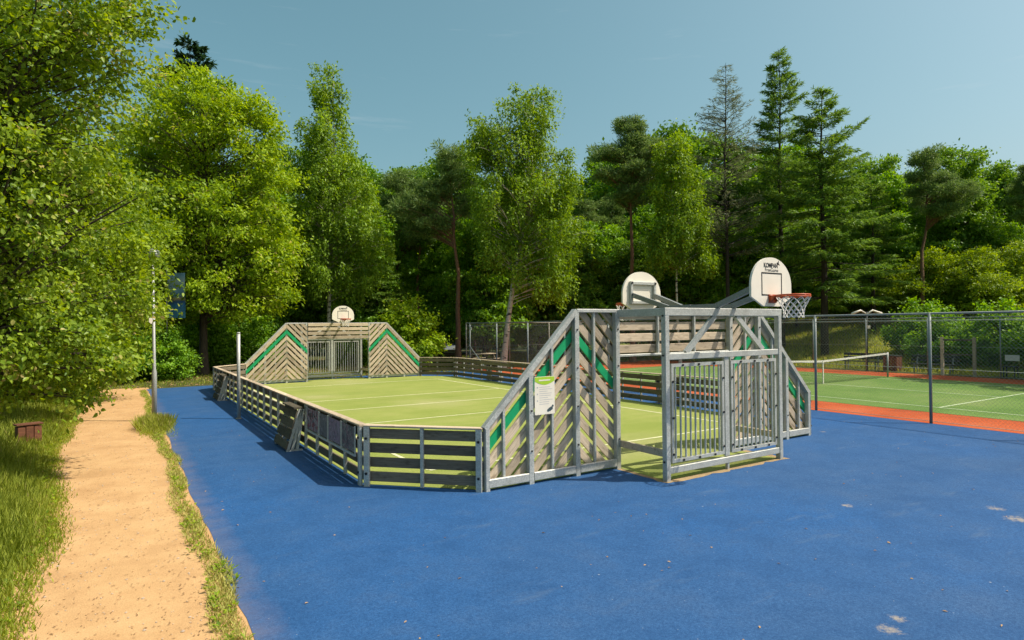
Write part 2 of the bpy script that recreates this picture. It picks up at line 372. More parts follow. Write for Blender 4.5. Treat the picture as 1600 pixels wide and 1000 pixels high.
r_ = np.random.default_rng(5)
outer = inset(oct_, -.10)
for i in range(8):
    a, b = np.array(outer[i]), np.array(outer[(i+1) % 8]); n = int(np.linalg.norm(b-a)/.15)
    for k in range(n): edge.append(tuple(a+(b-a)*k/n + r_.normal(0, .022, 2)))
struct(sheet('sand_edging', edge, .012, M['sandedge']), 'pale sandy strip under the frame of the pitch', 'edging')
cage_e = []
for (x0, y0, x1, y1) in ((CX-G_-.10, Y0-.3, CX-G_-.10, Y0-1.15), (CX-G_-.10, Y0-1.15, CX+G_+.14, Y0-1.15), (CX+G_+.14, Y0-1.15, CX+G_+.16, Y0-.3)):
    n = int(math.hypot(x1-x0, y1-y0)/.15)
    for k in range(n): cage_e.append((x0+(x1-x0)*k/n+r_.normal(0, .025), y0+(y1-y0)*k/n+r_.normal(0, .025)))
struct(sheet('sand_edging', cage_e + [(CX+G_+.1, Y0+.2), (CX-G_-.1, Y0+.2)], .010, M['sandedge']), 'pale sandy rim round the foot of the near goal cage', 'edging')
turf = sheet('turf_pitch', inset(oct_, .04), .016, M['turf'])
struct(turf, 'yellow green artificial turf inside the plank barrier', 'pitch')
sheet('turf_pitch', [(CX-G_, Y0-1.02), (CX+G_, Y0-1.02), (CX+G_, Y0+.06), (CX-G_, Y0+.06)], .014, M['turf'])
o = bpy.data.objects['turf_pitch.001']; o.name = 'turf_mat'; struct(o, 'small turf mat inside the near goal cage', 'turf')
sheet('far_mat', [(CX-G_, Y1-.06), (CX+G_, Y1-.06), (CX+G_, Y1+1.02), (CX-G_, Y1+1.02)], .014, M['turf'])
o = bpy.data.objects['far_mat']; o.name = 'turf_mat'; struct(o, 'small turf mat inside the far goal cage', 'turf')
def line(parent, x0, y0, x1, y1, wd, z, mat, name='court_line'):
    d = Vector((x1-x0, y1-y0, 0)).normalized(); n = Vector((-d.y, d.x, 0))*wd/2
    pts = [(x0-n.x, y0-n.y), (x1-n.x, y1-n.y), (x1+n.x, y1+n.y), (x0+n.x, y0+n.y)]
    o = sheet(name, pts, z, mat); o.parent = parent; return o
for (a, b, c, d) in ((4.25, 25.5, 12.15, 25.5), (4.29, 20.05, 12.11, 20.05), (4.29, 17.45, 12.11, 17.45), (4.29, 14.65, 12.11, 14.65), (4.25, 9.25, 12.15, 9.25), (4.25, 9.29, 4.25, 25.46), (12.15, 9.29, 12.15, 25.46)):
    line(turf, a, b, c, d, .07, .020, M['line'])
red = sheet('red_court', [(15.99, -8), (31.0, -8), (31.0, 30.1), (15.99, 30.1)], .008, M['clay']); struct(red, 'orange red run-off strip around the tennis court', 'court')
ten = sheet('tennis_court', [(17.95, -7), (28.6, -7), (28.6, 25.4), (17.95, 25.4)], .014, M['tennis']); struct(ten, 'green tennis court behind the wire fence', 'court')
for (a, b, c, d) in ((19.1, -6, 19.1, 24.4), (27.4, -6, 27.4, 24.4), (19.14, 8.05, 27.36, 8.05), (19.14, 19.8, 27.36, 19.8), (23.25, 8.09, 23.25, 19.76), (19.14, 24.4, 27.36, 24.4)):
    line(ten, a, b, c, d, .07, .018, M['wline'])
struct(sheet('forest_track', [(11, 33), (15, 36.5), (19, 41), (24, 47), (30, 58), (26, 60), (19, 49), (13.5, 41), (9, 36)], .005, M['dirt']), 'brown leaf-strewn track leading into the trees', 'path')
struct(sheet('forest_track', [(17, 33.5), (34, 36.5), (52, 36), (52, 37.6), (34, 38.3), (16, 35.2)], .006, M['dirt']), 'pale track crossing behind the wire fence', 'path')
struct(sheet('forest_track', [(-8, 33.2), (6, 33.6), (11, 34.3), (10, 35.6), (5, 35), (-8, 34.6)], .006, M['dirt']), 'pale track crossing behind the far goal', 'path')

# ------------------------------------------------------------------ goal end: gables, cage
def clip(poly, a, b, c):
    """keep a*x + b*z <= c"""
    out = []
    for i in range(len(poly)):
        p, q = poly[i], poly[(i+1) % len(poly)]; dp, dq = a*p[0]+b*p[1]-c, a*q[0]+b*q[1]-c
        if dp <= 0: out.append(p)
        if dp*dq < 0: t = dp/(dp-dq); out.append((p[0]+(q[0]-p[0])*t, p[1]+(q[1]-p[1])*t))
    return out
def area(p): return abs(sum(p[i][0]*p[(i+1) % len(p)][1]-p[(i+1) % len(p)][0]*p[i][1] for i in range(len(p))))/2
SL = (2.62-.915)/(E_-P_)
def gable(s, label):
    """s=-1: left of the goal seen from outside. Local y=0 is the frame plane, boards on the inner side"""
    t = thing('gable_panel', label, 'panel', group='gable panels beside the goals')
    ang0 = math.atan(SL)
    for half in (0, 1):                                     # 0 outer slope, 1 inner
        for k in range(-5, 12):
            za = 2.57-.252*k; th = .168
            if half == 0:
                if k < 0: continue
                q = [(P_+.004, za-th), (E_+.5, za-th-SL*(E_+.5-P_)), (E_+.5, za-SL*(E_+.5-P_)), (P_+.004, za)]
                lo, hi = P_+.004, E_-.02
            else:
                q = [(G_-.5, za-th-SL*(P_-G_+.5)), (P_-.004, za-th), (P_-.004, za), (G_-.5, za-SL*(P_-G_+.5))]
                lo, hi = G_+.02, P_-.004
            q = clip(q, -1, 0, -lo); q = clip(q, 1, 0, hi) if q else q
            q = clip(q, 0, -1, -.16) if q else q; q = clip(q, 0, 1, 2.575) if q else q
            if len(q) < 3 or area(q) < .006: continue
            ang = -ang0 if half == 0 else ang0
            if s < 0: q = [(-x, z) for x, z in q][::-1]; ang = -ang
            cx = sum(p[0] for p in q)/len(q); cz = sum(p[1] for p in q)/len(q); ca, sa = math.cos(-ang), math.sin(-ang)
            loc = [((x-cx)*ca-(z-cz)*sa, (x-cx)*sa+(z-cz)*ca) for x, z in q]
            b = MB(); b.prism(loc, -.017, .017)
            o = b.obj('plank', M['green'] if k == 1 else M['wood'], t)
            o.location = (cx, .062+float(rng.normal(0, .002)), cz); o.rotation_euler = (0, -ang, 0)
    for ax_, h, wd, heavy in ((E_-.035, .90, .07, 1), (3.62, 2.62-(3.62-P_)*SL-.05, .045, 0), (3.16, 2.62-(3.16-P_)*SL-.05, .09, 1), (2.74, 2.62-(2.74-P_)*SL-.05, .045, 0), (P_, 2.57, .09, 1), (1.9, 2.57, .045, 0), (G_+.04, 2.60, .09, 1)):
        z0 = .0 if heavy else .16
        box_part('post', M['galv'], t, (wd, .09 if heavy else .05, h-z0), (s*ax_, -.002 if heavy else .015, (h+z0)/2))
    b = MB(); b.bar((s*(E_+.0), 0, .90), (s*P_, 0, 2.60), .09, .075, (0, 0, 1)); b.obj('slope_rail', M['galv'], t)
    box_part('top_rail', M['galv'], t, (P_-G_-.02, .094, .055), (s*(P_+G_)/2, 0, 2.60))
    for a, c in ((3.90, 3.21), (3.11, 2.33), (2.23, 1.48)):
        box_part('bottom_rail', M['galv'], t, (a-c, .06, .12), (s*(a+c)/2, -.02, .115))
    bl = MB()
    for ax_ in (3.16, P_, G_+.04):
        for z in (.5, 1.1, 1.7, 2.3):
            if z < 2.62-(max(ax_, P_)-P_)*SL-.2: bl.tube([(s*ax_, -.045, z), (s*ax_, -.062, z)], .014, 6)
    tag(bl.obj('bolts', M['bolt'], t), None, None, None, 'stuff')
    return t
def cage(label):
    """goal recess: lintel boards in the wall plane, cage in front (towards -y)"""
    t = thing('goal_cage', label, 'goal', group='goal cages')
    D = 1.05
    for i in range(4):
        z = 2.535-.19*i
        box_part('plank', M['wood'], t, (2*G_-.04, .034, .138), (0, .062, z))
    for x in (-.46, .46): box_part('lintel_post', M['galv'], t, (.045, .05, .72), (x, .012, 2.2))
    box_part('lintel_rail', M['galv'], t, (2*G_-.02, .06, .04), (0, 0, 1.86)); box_part('lintel_rail', M['galv'], t, (2*G_-.02, .07, .07), (0, 0, 2.585))
    for s in (-1, 1):
        box_part('post', M['galv'], t, (.09, .09, 2.50), (s*G_, -D, 1.25))
        box_part('side_beam', M['galv'], t, (.085, D+.045, .12), (s*G_, -D/2+.0225-.045, 2.56))
        box_part('side_rail', M['wood'], t, (.04, D-.1, .11), (s*G_, -D/2, .42))
        b = MB(); b.bar((s*.27, -D, 2.50), (s*.95, -D, 1.93), .05, .085); b.obj('brace', M['galv'], t)
        # barred panel: frame and bars
        x0, x1 = (.09, G_-.10) if s > 0 else (-(G_-.10), -.09)
        f = thing_part = MB()
        f.box(x0, x1, -D-.025, -D+.02, 1.72, 1.77); f.box(x0, x1, -D-.025, -D+.02, .27, .32)
        f.box(x0, x0+.045, -D-.0245, -D+.0195, .32, 1.72); f.box(x1-.045, x1, -D-.0245, -D+.0195, .32, 1.72)
        fr = f.obj('bar_frame', M['galv'], t)
        n = 10
        for k in range(n):
            x = x0+.045+(x1-x0-.09)*(k+.5)/n
            key = 'cagebar'
            if key not in CACHE:
                q = MB(); q.tube([(0, 0, -.70), (0, 0, .70)], .0155, 8, False); me = q.mesh('bar'); me.materials.append(M['galv']); me.polygons.foreach_set('use_smooth', [True]*len(me.polygons)); CACHE[key] = me
            o = link('bar', CACHE[key], fr); o.location = (x, -D, 1.02)
        bl = MB()
        for z in (.40, .95, 1.5):
            for x in (x0+.02, x1-.02): bl.tube([(x, -D-.03, z), (x, -D-.045, z)], .019, 6)
        for fx in (.2, .5, .8):
            for z in (.295, 1.745): bl.tube([(x0+(x1-x0)*fx, -D-.03, z), (x0+(x1-x0)*fx, -D-.045, z)], .019, 6)
        for z in (.3, 1.9, 2.5): bl.tube([(s*(G_+.046), -D, z), (s*(G_+.06), -D, z)], .016, 6)
        tag(bl.obj('bolts', M['bolt'], t), None, None, None, 'stuff')
    box_part('top_beam', M['galv'], t, (2*G_+.09, .095, .12), (0, -D, 2.562))
    box_part('middle_beam', M['galv'], t, (2*G_-.09, .07, .095), (0, -D, 1.88))
    box_part('bottom_beam', M['galv'], t, (2*G_-.09, .07, .10), (0, -D, .165))
    box_part('middle_post', M['galv'], t, (.11, .05, 1.6), (0, -D+.012, 1.03))
    box_part('foot', M['galv'], t, (.05, .05, .12), (0, -D, .055))
    return t
gl = gable(-1, 'near left gable of weathered chevron boards with green stripe and white info sign')
gr = gable(1, 'near right gable of chevron boards with green stripe, mostly behind the near goal bars')
cg = cage('near galvanised goal cage with barred back panel and braces')
ends = [(gl, 'far left gable of sunlit chevron boards with green stripe'), (gr, 'far right gable of sunlit chevron boards with green stripe'), (cg, 'far goal cage with boarded lintel and white bars')]
for i, (o, lab) in enumerate(ends):
    o.location = (CX, Y0, 0)
    c = copy_tree(o); c.location = (CX, Y1, 0); c.rotation_euler = (0, 0, math.pi)
    # turned half round, the left gable stands on the right
    c['label'] = (ends[1][1] if i == 0 else ends[0][1] if i == 1 else lab)

# ------------------------------------------------------------------ plank barriers
def barrier(L, label, loc, rz, flange=True, spacing=.82, skip=()):
    t = thing('plank_barrier', label, 'barrier', loc, rz, 'plank barriers round the pitch')
    nb = max(1, round(L/2.45)); seg = L/nb
    for i in range(nb):
        for k in range(4):
            o = box_part('plank', M['wood2'], t, (seg-.012, .034, .145), (-L/2+seg*(i+.5), .03+float(rng.normal(0, .002)), .147+.212*k), (float(rng.normal(0, .01)), 0, float(rng.normal(0, .0012))))
        box_part('cap_rail', M['wood'], t, (seg-.006, .125, .03), (-L/2+seg*(i+.5), .0, .903))
    n = max(2, round(L/spacing))
    for i in range(0, n+1):
        x = -L/2+L*i/n
        if i in (0, n) and flange:
            continue
        box_part('post', M['galv'], t, (.05, .055, .86), (x, -.016, .455))
    if flange:
        for s in (-1, 1):
            box_part('end_plate', M['galv'], t, (.09, .05, .905), (s*(L/2-.055), -.035, .4525))
            bl = MB()
            for z in (.2, .72): bl.tube([(s*(L/2-.055), -.06, z), (s*(L/2-.055), -.078, z)], .02, 6)
            tag(bl.obj('bolts', M['bolt'], t), None, None, None, 'stuff')
    return t
LS = LT-2*C_; LC = C_*math.sqrt(2)
barrier(LS, 'long left plank barrier in shade along the blue strip', (XL, YC, 0), -math.pi/2)
barrier(LS, 'long right plank barrier on the side of the tennis court', (XR, YC, 0), math.pi/2)
barrier(LC-.03, 'short near corner barrier of four dark boards, front left', (XL+C_/2, Y0+C_/2, 0), -math.pi/4, spacing=.95)
barrier(LC-.03, 'short corner barrier hidden behind the near right gable', (XR-C_/2, Y0+C_/2, 0), math.pi/4, spacing=.95)
barrier(LC-.03, 'short far corner barrier right of the far goal', (XR-C_/2, Y1-C_/2, 0), 3*math.pi/4, spacing=.95)
barrier(LC-.03, 'short far corner barrier left of the far goal', (XL+C_/2, Y1-C_/2, 0), -3*math.pi/4, spacing=.95)
def entry(label, loc, rz):
    t = thing('slanted_stile', label, 'stile', loc, rz, 'slanted plank stiles on the barriers')
    Lx = 1.0
    for s in (-1, 1):
        for k in range(3):
            b = MB(); b.bar((s*Lx/2, -.33+.085*k, .03), (s*Lx/2, -.10+.03*k, .80), .05, .05, (0, 1, 0)); b.obj('slanted_bar', M['galv'], t)
        b = MB(); b.bar((s*Lx/2, -.36, .02), (s*Lx/2, -.06, .02), .05, .03); b.obj('foot', M['galv'], t)
    tilt = math.atan2(.24, .77)
    for k in range(4):
        f = (k+.5)/4
        box_part('plank', M['wood3'], t, (Lx+.04, .034, .155), (0, -.375+.24*f, .03+.77*f), (-tilt, 0, 0))
    box_part('cap_rail', M['wood3'], t, (Lx+.04, .16, .034), (0, -.13, .825))
    return t
entry('slanted plank stile on the left barrier beside the painted boards', (XL-.04, 12.75, 0), -math.pi/2)
entry('slanted plank stile at the far end of the left barrier', (XL-.04, 22.8, 0), -math.pi/2)
entry('slanted plank stile on the right barrier seen through the near goal', (XR+.04, 12.9, 0), math.pi/2)
entry('slanted plank stile at the far end of the right barrier', (XR+.04, 23.2, 0), math.pi/2)

# painted boards on the near end of the left barrier
for i, (ya, yb, lab) in enumerate(((11.97, 11.12, 'board with black and red painted letters, next to the slanted stile'), (11.10, 10.55, 'plain dark grey painted board on the left barrier'), (10.53, 9.80, 'purple grey graffiti board, second from the corner post'), (9.78, 9.10, 'dark graffiti board with red strokes beside the front corner post'))):
    t = thing('painted_board', lab, 'board', (XL-.075, (ya+yb)/2, .45), -math.pi/2, 'painted boards on the left barrier')
    Lb = ya-yb
    box_part('panel', M['mural%d' % (i+1)], t, (Lb-.05, .012, .38), (0, 0, .215), bev=.002)
    for s in (-1, 1): box_part('frame_strip', M['galv'], t, (.024, .02, .42), (s*(Lb/2-.012), -.003, .215), bev=.002)
    box_part('frame_strip', M['galv'], t, (Lb, .03, .035), (0, -.006, -.012), bev=.002)
    if i == 0:                                              # weathered, unreadable brush strokes
        for mt, z0, seed in ((M['ink'], .30, 1), (mat_plain('dull red paint', (.26, .07, .09), .8), .11, 2)):
            q = MB(); r_ = np.random.default_rng(seed)
            for k in range(5):
                x = -.28+.14*k
                for _ in range(2):
                    a_ = r_.uniform(-.06, .06, 4); q.bar((x+a_[0], -.0085-.0004*k, z0+a_[1]*1.1-.02), (x+a_[2], -.0085-.0004*k, z0+a_[3]*1.1+.03), .003, .026, (1, 0, 0) if abs(a_[0]-a_[2]) < .05 else (0, 0, 1))
            q.obj('painted_strokes', mt, t)

# info sign on the near left gable
t = thing('info_sign', 'white information sign with lime green header on the near left gable', 'sign', (5.385, Y0-.058, 1.03), 0)
box_part('panel', M['white'], t, (.37, .008, .57), (0, 0, .285), bev=.001)
M['lime'] = mat_plain('lime print', (.36, .55, .03), .5, 0, .06)
hd = MB(); hd.prism([(-.18, .565), (-.18, .50)] + [(-.18+.36*k/12, .50-.055*math.sin(math.pi*k/12)) for k in range(1, 12)] + [(.18, .50), (.18, .565)], -.006, -.0045); hd.obj('header', M['lime'], t)
b = MB(); b.box(-.11, .10, -.0075, -.0062, .505, .525); b.obj('title_print', M['white'], t)
b = MB()
for k in range(9):
    z = .41-.032*k; b.box(-.10, -.10+.2+.05*math.sin(k*2.3), -.0055, -.0045, z, z+.006)
for k in range(3): b.box(-.145, -.125, -.0055, -.0045, .40-.1*k, .42-.1*k)
b.obj('small_print', M['grey_ink'], t)
b = MB()
for (x, z, r_1) in ((.09, .07, .03), (.12, .085, .028), (.145, .12, .018), (.06, .055, .022)): b.prism([(x+r_1*math.cos(a), z+r_1*math.sin(a)) for a in np.linspace(0, 6.28, 9)[:-1]], -.0055-.0002*r_1*100, -.0045)
b.obj('picture_print', mat_plain('dark teal print', (.05, .08, .09), .6, 0, .4, 60), t)

# ------------------------------------------------------------------ basketball hoops
def hoop(label, loc, rz):
    t = thing('basketball_hoop', label, 'hoop', loc, rz, 'basketball hoops')
    By = -.90
    for s in (-1, 1):
        b = MB(); b.bar((s*.19, .47, .035), (s*.19, -.06, .035), .06, .07); b.bar((s*.19, -.05, .035), (s*.28, By+.07, .29), .055, .085); b.obj('arm', M['zinc'], t)  # 'zinc' is the arm steel with its shade painted into the colour
        box_part('mount_post', M['galv'], t, (.06, .05, .42), (s*.30, By+.045, .34))
    box_part('mount_bar', M['galv'], t, (.54, .05, .06), (0, By+.045, .52)); box_part('mount_bar', M['galv'], t, (.54, .05, .06), (0, By+.045, .16))
    bl = MB()
    for x in (-.30, .30):
        for z in (.30, .52): bl.tube([(x, By+.07, z), (x, By+.085, z)], .022, 6)
    tag(bl.obj('bolts', M['bolt'], t), None, None, None, 'stuff')
    pr = [(-.2, .0), (.2, .0), (.49, .14)] + [(.49*math.cos(a), .32+.42*math.sin(a)) for a in np.linspace(0, math.pi, 29)] + [(-.49, .14)]
    bd = MB(); bd.prism(pr, By-.018, By+.018); bo = bd.obj('backboard', M['white'], t)
    b = MB(); w_, z0, z1, tk = .25, .16, .51, .02; ya, yb = By-.0205, By-.0185
    b.box(-w_, w_, ya, yb, z1-tk, z1); b.box(-w_, w_, ya, yb, z0, z0+tk); b.box(-w_, -w_+tk, ya, yb, z0+tk, z1-tk); b.box(w_-tk, w_, ya, yb, z0+tk, z1-tk); b.obj('target_frame', M['ink'], bo)
    rot = (math.pi/2, 0, 0)
    text_mesh('KOMPAN', .095, 'lettering', M['ink'], bo, (-.02, By-.0195, .615), rot, .003, .86)
    text_mesh('FreeGame', .078, 'lettering', M['ink'], bo, (0, By-.0195, .548), rot, -.0004, 1.0)
    em = MB(); ex, ez = .155, .665
    for q in ([(-.035, -.012), (.0, -.03), (.01, .02)], [(-.005, -.02), (.012, -.03), (.03, .045), (.012, .02)], [(.0, -.028), (.05, -.035), (.015, .0)]):
        em.prism([(ex+a, ez+b_) for a, b_ in q], By-.0204, By-.0186)
    em.obj('emblem', M['ink'], bo)
    # rim, bracket, net
    rm = MB(); rc = By-.37; rz_ = .155
    rm.tube([(.225*math.cos(a), rc+.225*math.sin(a), rz_) for a in np.linspace(0, 2*math.pi, 33)], .011, 8, False)
    rm.tube([(.235*math.cos(a), rc+.235*math.sin(a), rz_-.028) for a in np.linspace(0, 2*math.pi, 33)], .007, 6, False)
    for k in range(12):
        a = 2*math.pi*(k+.5)/12; rm.bar((.228*math.cos(a), rc+.228*math.sin(a), rz_), (.236*math.cos(a), rc+.236*math.sin(a), rz_-.03), .02, .008)
    rm.box(-.09, .09, By-.035, By-.021, .05, .175)
    for s in (-1, 1): rm.add([(s*.085, By-.034, .06), (s*.085, By-.034, .165), (s*.12, rc+.2, .155), (s*.075, By-.034, .06), (s*.075, By-.034, .165), (s*.11, rc+.2, .155)], [(0, 1, 2), (5, 4, 3), (0, 3, 4, 1), (1, 4, 5, 2), (2, 5, 3, 0)])
    rm.box(-.085, .085, rc+.19, By-.035, .15, .162)
    rm.obj('rim', M['orange'], t, True)
    nm = MB(); n = 12; rows = [(.232, -.03), (.205, -.085), (.175, -.14), (.152, -.195), (.14, -.25), (.137, -.295), (.142, -.335)]
    for i in range(len(rows)-1):
        (ra, za), (rb, zb) = rows[i], rows[i+1]
        for k in range(n):
            for s in (-.5, .5):
                a0 = 2*math.pi*(k+(i % 2)*.5)/n; a1 = a0+s*2*math.pi/n
                nm.bar((ra*math.cos(a0), rc+ra*math.sin(a0), rz_+za), (rb*math.cos(a1), rc+rb*math.sin(a1), rz_+zb), .009, .009)
    nm.obj('net', M['cord'], t)
    return t
hoop('outward facing white backboard with orange rim and net, right of the near goal', (CX, 6.65, 2.63), 0)
hoop('white backboard seen from behind with steel mount, above the near goal', (CX, 7.60, 2.634), math.pi)
hoop('small white backboard with red rim above the far goal', (CX, 28.02, 2.63), 0)

# ------------------------------------------------------------------ poles
t = thing('steel_pole', 'bare grey pole standing beside the left barrier', 'pole', (2.58, 17.48, 0))
b = MB(); b.tube([(0, 0, 0), (0, 0, 2.24)], .045, 14); b.obj('shaft', M['lamp'], t, True)
b = MB(); b.tube([(0, 0, 2.24), (0, 0, 2.27), (0, 0, 2.285)], [.048, .048, .02], 14); b.obj('cap', M['lamp'], t, True)
b = MB(); b.tube([(0, 0, .01), (0, 0, .03)], .075, 14); b.obj('base_collar', M['lamp'], t, True)
t = thing('lamp_post', 'slim grey lamp post in the grass between path and blue court', 'lamp post', (.70, 18.4, 0))
b = MB(); b.tube([(0, 0, 0), (0, 0, 1.28), (-.0, 0, 1.34), (-.03, 0, 4.2)], [.062, .06, .04, .033], 14); b.obj('shaft', M['lamp'], t, True)
box_part('small_box', M['white'], t, (.09, .06, .15), (-.075, -.0, 2.6))
b = MB(); b.tube([(-.03, 0, 4.18), (-.03, 0, 4.26), (-.03, 0, 4.42), (-.03, 0, 4.47)], [.05, .17, .15, .03], 16); b.obj('lamp_head', M['lamp'], t, True)

# ------------------------------------------------------------------ banner
def mat_banner():
    ma, t, p = nodes_mat('printed banner')
    tc = t.nodes.new('ShaderNodeTexCoord'); sx = t.nodes.new('ShaderNodeSeparateXYZ'); t.links.new(tc.outputs['Object'], sx.inputs[0])
    n = noise(t, 2.6, detail=4)
    ad = N(t, 'ShaderNodeMath', operation='MULTIPLY_ADD'); t.links.new(n, ad.inputs[0]); ad.inputs[1].default_value = .35; t.links.new(sx.outputs[2], ad.inputs[2])
    dv = N(t, 'ShaderNodeMath', operation='DIVIDE'); t.links.new(ad.outputs[0], dv.inputs[0]); dv.inputs[1].default_value = 2.3
    c = ramp(t, dv.outputs[0], [(.0, (.08, .26, .45)), (.33, (.03, .15, .36)), (.42, (.02, .07, .22)), (.50, (.36, .28, .10)), (.56, (.10, .24, .36)), (.66, (.16, .28, .45)), (.85, (.36, .44, .52)), (1, (.15, .28, .45))])
    t.links.new(c, p.inputs['Base Color']); p.inputs['Roughness'].default_value = .6
    return ma
t = thing('banner_flag', 'upright blue printed banner on a pole between the trees', 'banner', (*(.5359*30-539/959.05*30*.8443, .8443*30+539/959.05*30*.5359), 0))
b = MB(); b.tube([(0, 0, 0), (0, 0, 5.6)], .03, 10); b.obj('flagpole', M['lamp'], t, True)
b = MB(); nx, nz = 6, 14; vs = []
for s in (-.004, .004):
    for j in range(nz+1):
        for i in range(nx+1): vs.append((.06+.85*i/nx, s+.03*math.sin(i*1.1+j*.4), .0+2.2*j/nz))
fs = []
for q in (0, 1):
    o_ = q*(nx+1)*(nz+1)
    for j in range(nz):
        for i in range(nx):
            a = o_+j*(nx+1)+i; f = (a, a+1, a+nx+2, a+nx+1); fs.append(f if q == 0 else f[::-1])
b.add(vs, fs); o = b.obj('banner_cloth', mat_banner(), t, True); o.location = (0, 0, 2.95); t.rotation_euler = (0, 0, R(-33))

# ------------------------------------------------------------------ wire fences
def chainlink(a, b, h, pitch=.06, r=.0018):
    """diamond wire between ground points a and b as thin bars in the fence plane"""
    L = math.hypot(b[0]-a[0], b[1]-a[1]); dx, dy = (b[0]-a[0])/L, (b[1]-a[1])/L; z0 = .05
    V = []; Fc = []
    for sgn in (1, -1):
        t0 = np.arange(-(h-z0), L+(h-z0), pitch*1.414)
        for t in t0:
            # line x = t + sgn*(z - z0) (sgn>0) clipped to 0..L
            x0, x1 = (t, t+(h-z0)) if sgn > 0 else (t+(h-z0), t)
            za, zb = z0, h
            pa, pb = (x0, za), (x1, zb)
            q = []
            for (px, pz), (qx, qz) in ((pa, pb), (pb, pa)):
                if px < 0: f = (0-px)/(qx-px); px, pz = 0, pz+(qz-pz)*f
                elif px > L: f = (L-px)/(qx-px); px, pz = L, pz+(qz-pz)*f
                q.append((px, pz))
            if (pa[0] < 0 and pb[0] < 0) or (pa[0] > L and pb[0] > L): continue
            if abs(q[0][0]-q[1][0]) < .02: continue
            base = len(V); nx_, nz_ = -.7071*sgn*r, .7071*r
            off = sgn*.002
            for px, pz in q:
                for (u_, w_) in ((1, 0), (-.5, .866), (-.5, -.866)):
                    xx = px+nx_*u_*1.0; zz = pz+nz_*u_; yy = off+w_*r
                    V.append((a[0]+dx*xx-dy*yy, a[1]+dy*xx+dx*yy, zz))
            Fc += [(base, base+1, base+4, base+3), (base+1, base+2, base+5, base+4), (base+2, base, base+3, base+5)]
    me = bpy.data.meshes.new('wire_mesh'); me.from_pydata(V, [], Fc); me.update(); return me
def fence(label, a, b, h, spacing, mat, start=0, pr=.032, pitch=.06, brace=None, wr=.0013):
    t = thing('wire_fence', label, 'fence', group='wire fences round the tennis court')
    L = math.hypot(b[0]-a[0], b[1]-a[1]); dx, dy = (b[0]-a[0])/L, (b[1]-a[1])/L
    s = start; b0 = MB(); b0.tube([(0, 0, 0), (0, 0, h+.02)], pr, 10); me = b0.mesh('post'); me.materials.append(mat); me.polygons.foreach_set('use_smooth', [True]*len(me.polygons))
    while s <= L+.01:
        o = link('post', me, t); o.location = (a[0]+dx*s, a[1]+dy*s, 0); s += spacing
    for z, rr in ((h, .024), (h-.16, .007), (.06, .006), (h*.5, .005)):
        q = MB(); q.tube([(a[0], a[1], z), (b[0], b[1], z)], rr, 8); q.obj('rail' if rr > .01 else 'tension_wire', mat if rr > .01 else M['wire'], t, True)
    w_ = link('wire_mesh', chainlink(a, b, h, pitch, wr), t, M['wire']); w_['kind'] = 'stuff'
    if brace:
        q = MB(); q.tube(brace, .022, 8); q.obj('brace', mat, t, True)
    return t
fence('tall wire fence with dark posts between blue court and tennis court', (16, -4.37), (16, 29.9), 2.58, 2.82, M['fpost'], 0, .034, brace=[(16, 29.6, 1.4), (16, 27.6, .1)])
fence('wire fence with pale posts behind the far end of the tennis court', (16.05, 30), (31, 30), 2.6, 2.82, M['fpost2'], 0, .03, pitch=.11)
fence('distant wire fence along the far side of the tennis court', (31.05, 30), (31.05, -3.8), 2.6, 2.75, M['fpost'], 0, .028, pitch=.11)
t = thing('small_notice', 'small white notice hanging on the far corner of the fence', 'notice', (16.0, 29.3, 2.22), math.pi/2)
box_part('plate', M['white'], t, (.2, .01, .15), (.0, .04, .07), bev=.001); box_part('strap', M['galv'], t, (.02, .03, .18), (0, .02, .07), bev=.001)

# ------------------------------------------------------------------ tennis net, benches and small things by the tennis court
t = thing('tennis_net', 'white topped tennis net across the green court', 'net', (23.25, 13.85, 0))
W2 = 4.95
def sag(x): return 1.07-.155*(1-abs(x)/W2)
for s in (-1, 1):
    b = MB(); b.tube([(s*W2, 0, 0), (s*W2, 0, 1.1)], .035, 10); b.obj('net_post', M['lamp'], t, True)
b = MB()
xs = np.linspace(-W2+.03, W2-.03, 25)
for i in range(24): b.bar((xs[i], 0, sag(xs[i])-.025), (xs[i+1], 0, sag(xs[i+1])-.025), .02, .075)
b.obj('top_tape', M['cord'], t)
b = MB()
for x in np.arange(-W2+.05, W2-.04, .075): b.bar((x, 0, .04), (x, 0, sag(x)-.06), .005, .005)
for k in range(13):
    f = k/12
    for i in range(24): b.bar((xs[i], 0, .04+f*(sag(xs[i])-.11)), (xs[i+1], 0, .04+f*(sag(xs[i+1])-.11)), .005, .005)
o = b.obj('net_mesh', M['dark'], t); o['kind'] = 'stuff'
box_part('centre_strap', M['cord'], t, (.06, .03, .90), (0, -.012, .46))
def bench(label, loc, rz, L=1.8):
    t = thing('park_bench', label, 'bench', loc, rz, 'dark benches by the tennis court')
    for k in range(3): box_part('seat_slat', M['dark'], t, (L, .11, .035), (0, -.13+.125*k, .44))
    for k in range(2): box_part('back_slat', M['dark'], t, (L, .03, .13), (0, .19+.035*k, .62+.17*k), (R(-12), 0, 0))
    for s in (-1, 1):
        b = MB(); x = s*(L/2-.25); b.bar((x, -.13, 0), (x, -.13, .425), .05, .05); b.bar((x, .12, 0), (x, .14, .43), .05, .05); b.bar((x, .14, .43), (x, .26, .88), .05, .04); b.bar((x, -.14, .405), (x, .14, .405), .05, .03); b.obj('leg', M['fpost'], t)
bench('dark slatted bench at the grass edge beyond the net', (32.0, 17.0, 0), R(-90), 2.0)
bench('dark bench in tree shade right of the net post', (32.0, 13.7, 0), R(-90), 2.0)
t = thing('litter_bin', 'brown boxy litter bin beside the dark bench', 'bin', (31.7, 15.35, 0), R(-90))
for k in range(5): box_part('slat', M['brown'], t, (.105, .03, .72), (-.24+.12*k, -.27, .42))
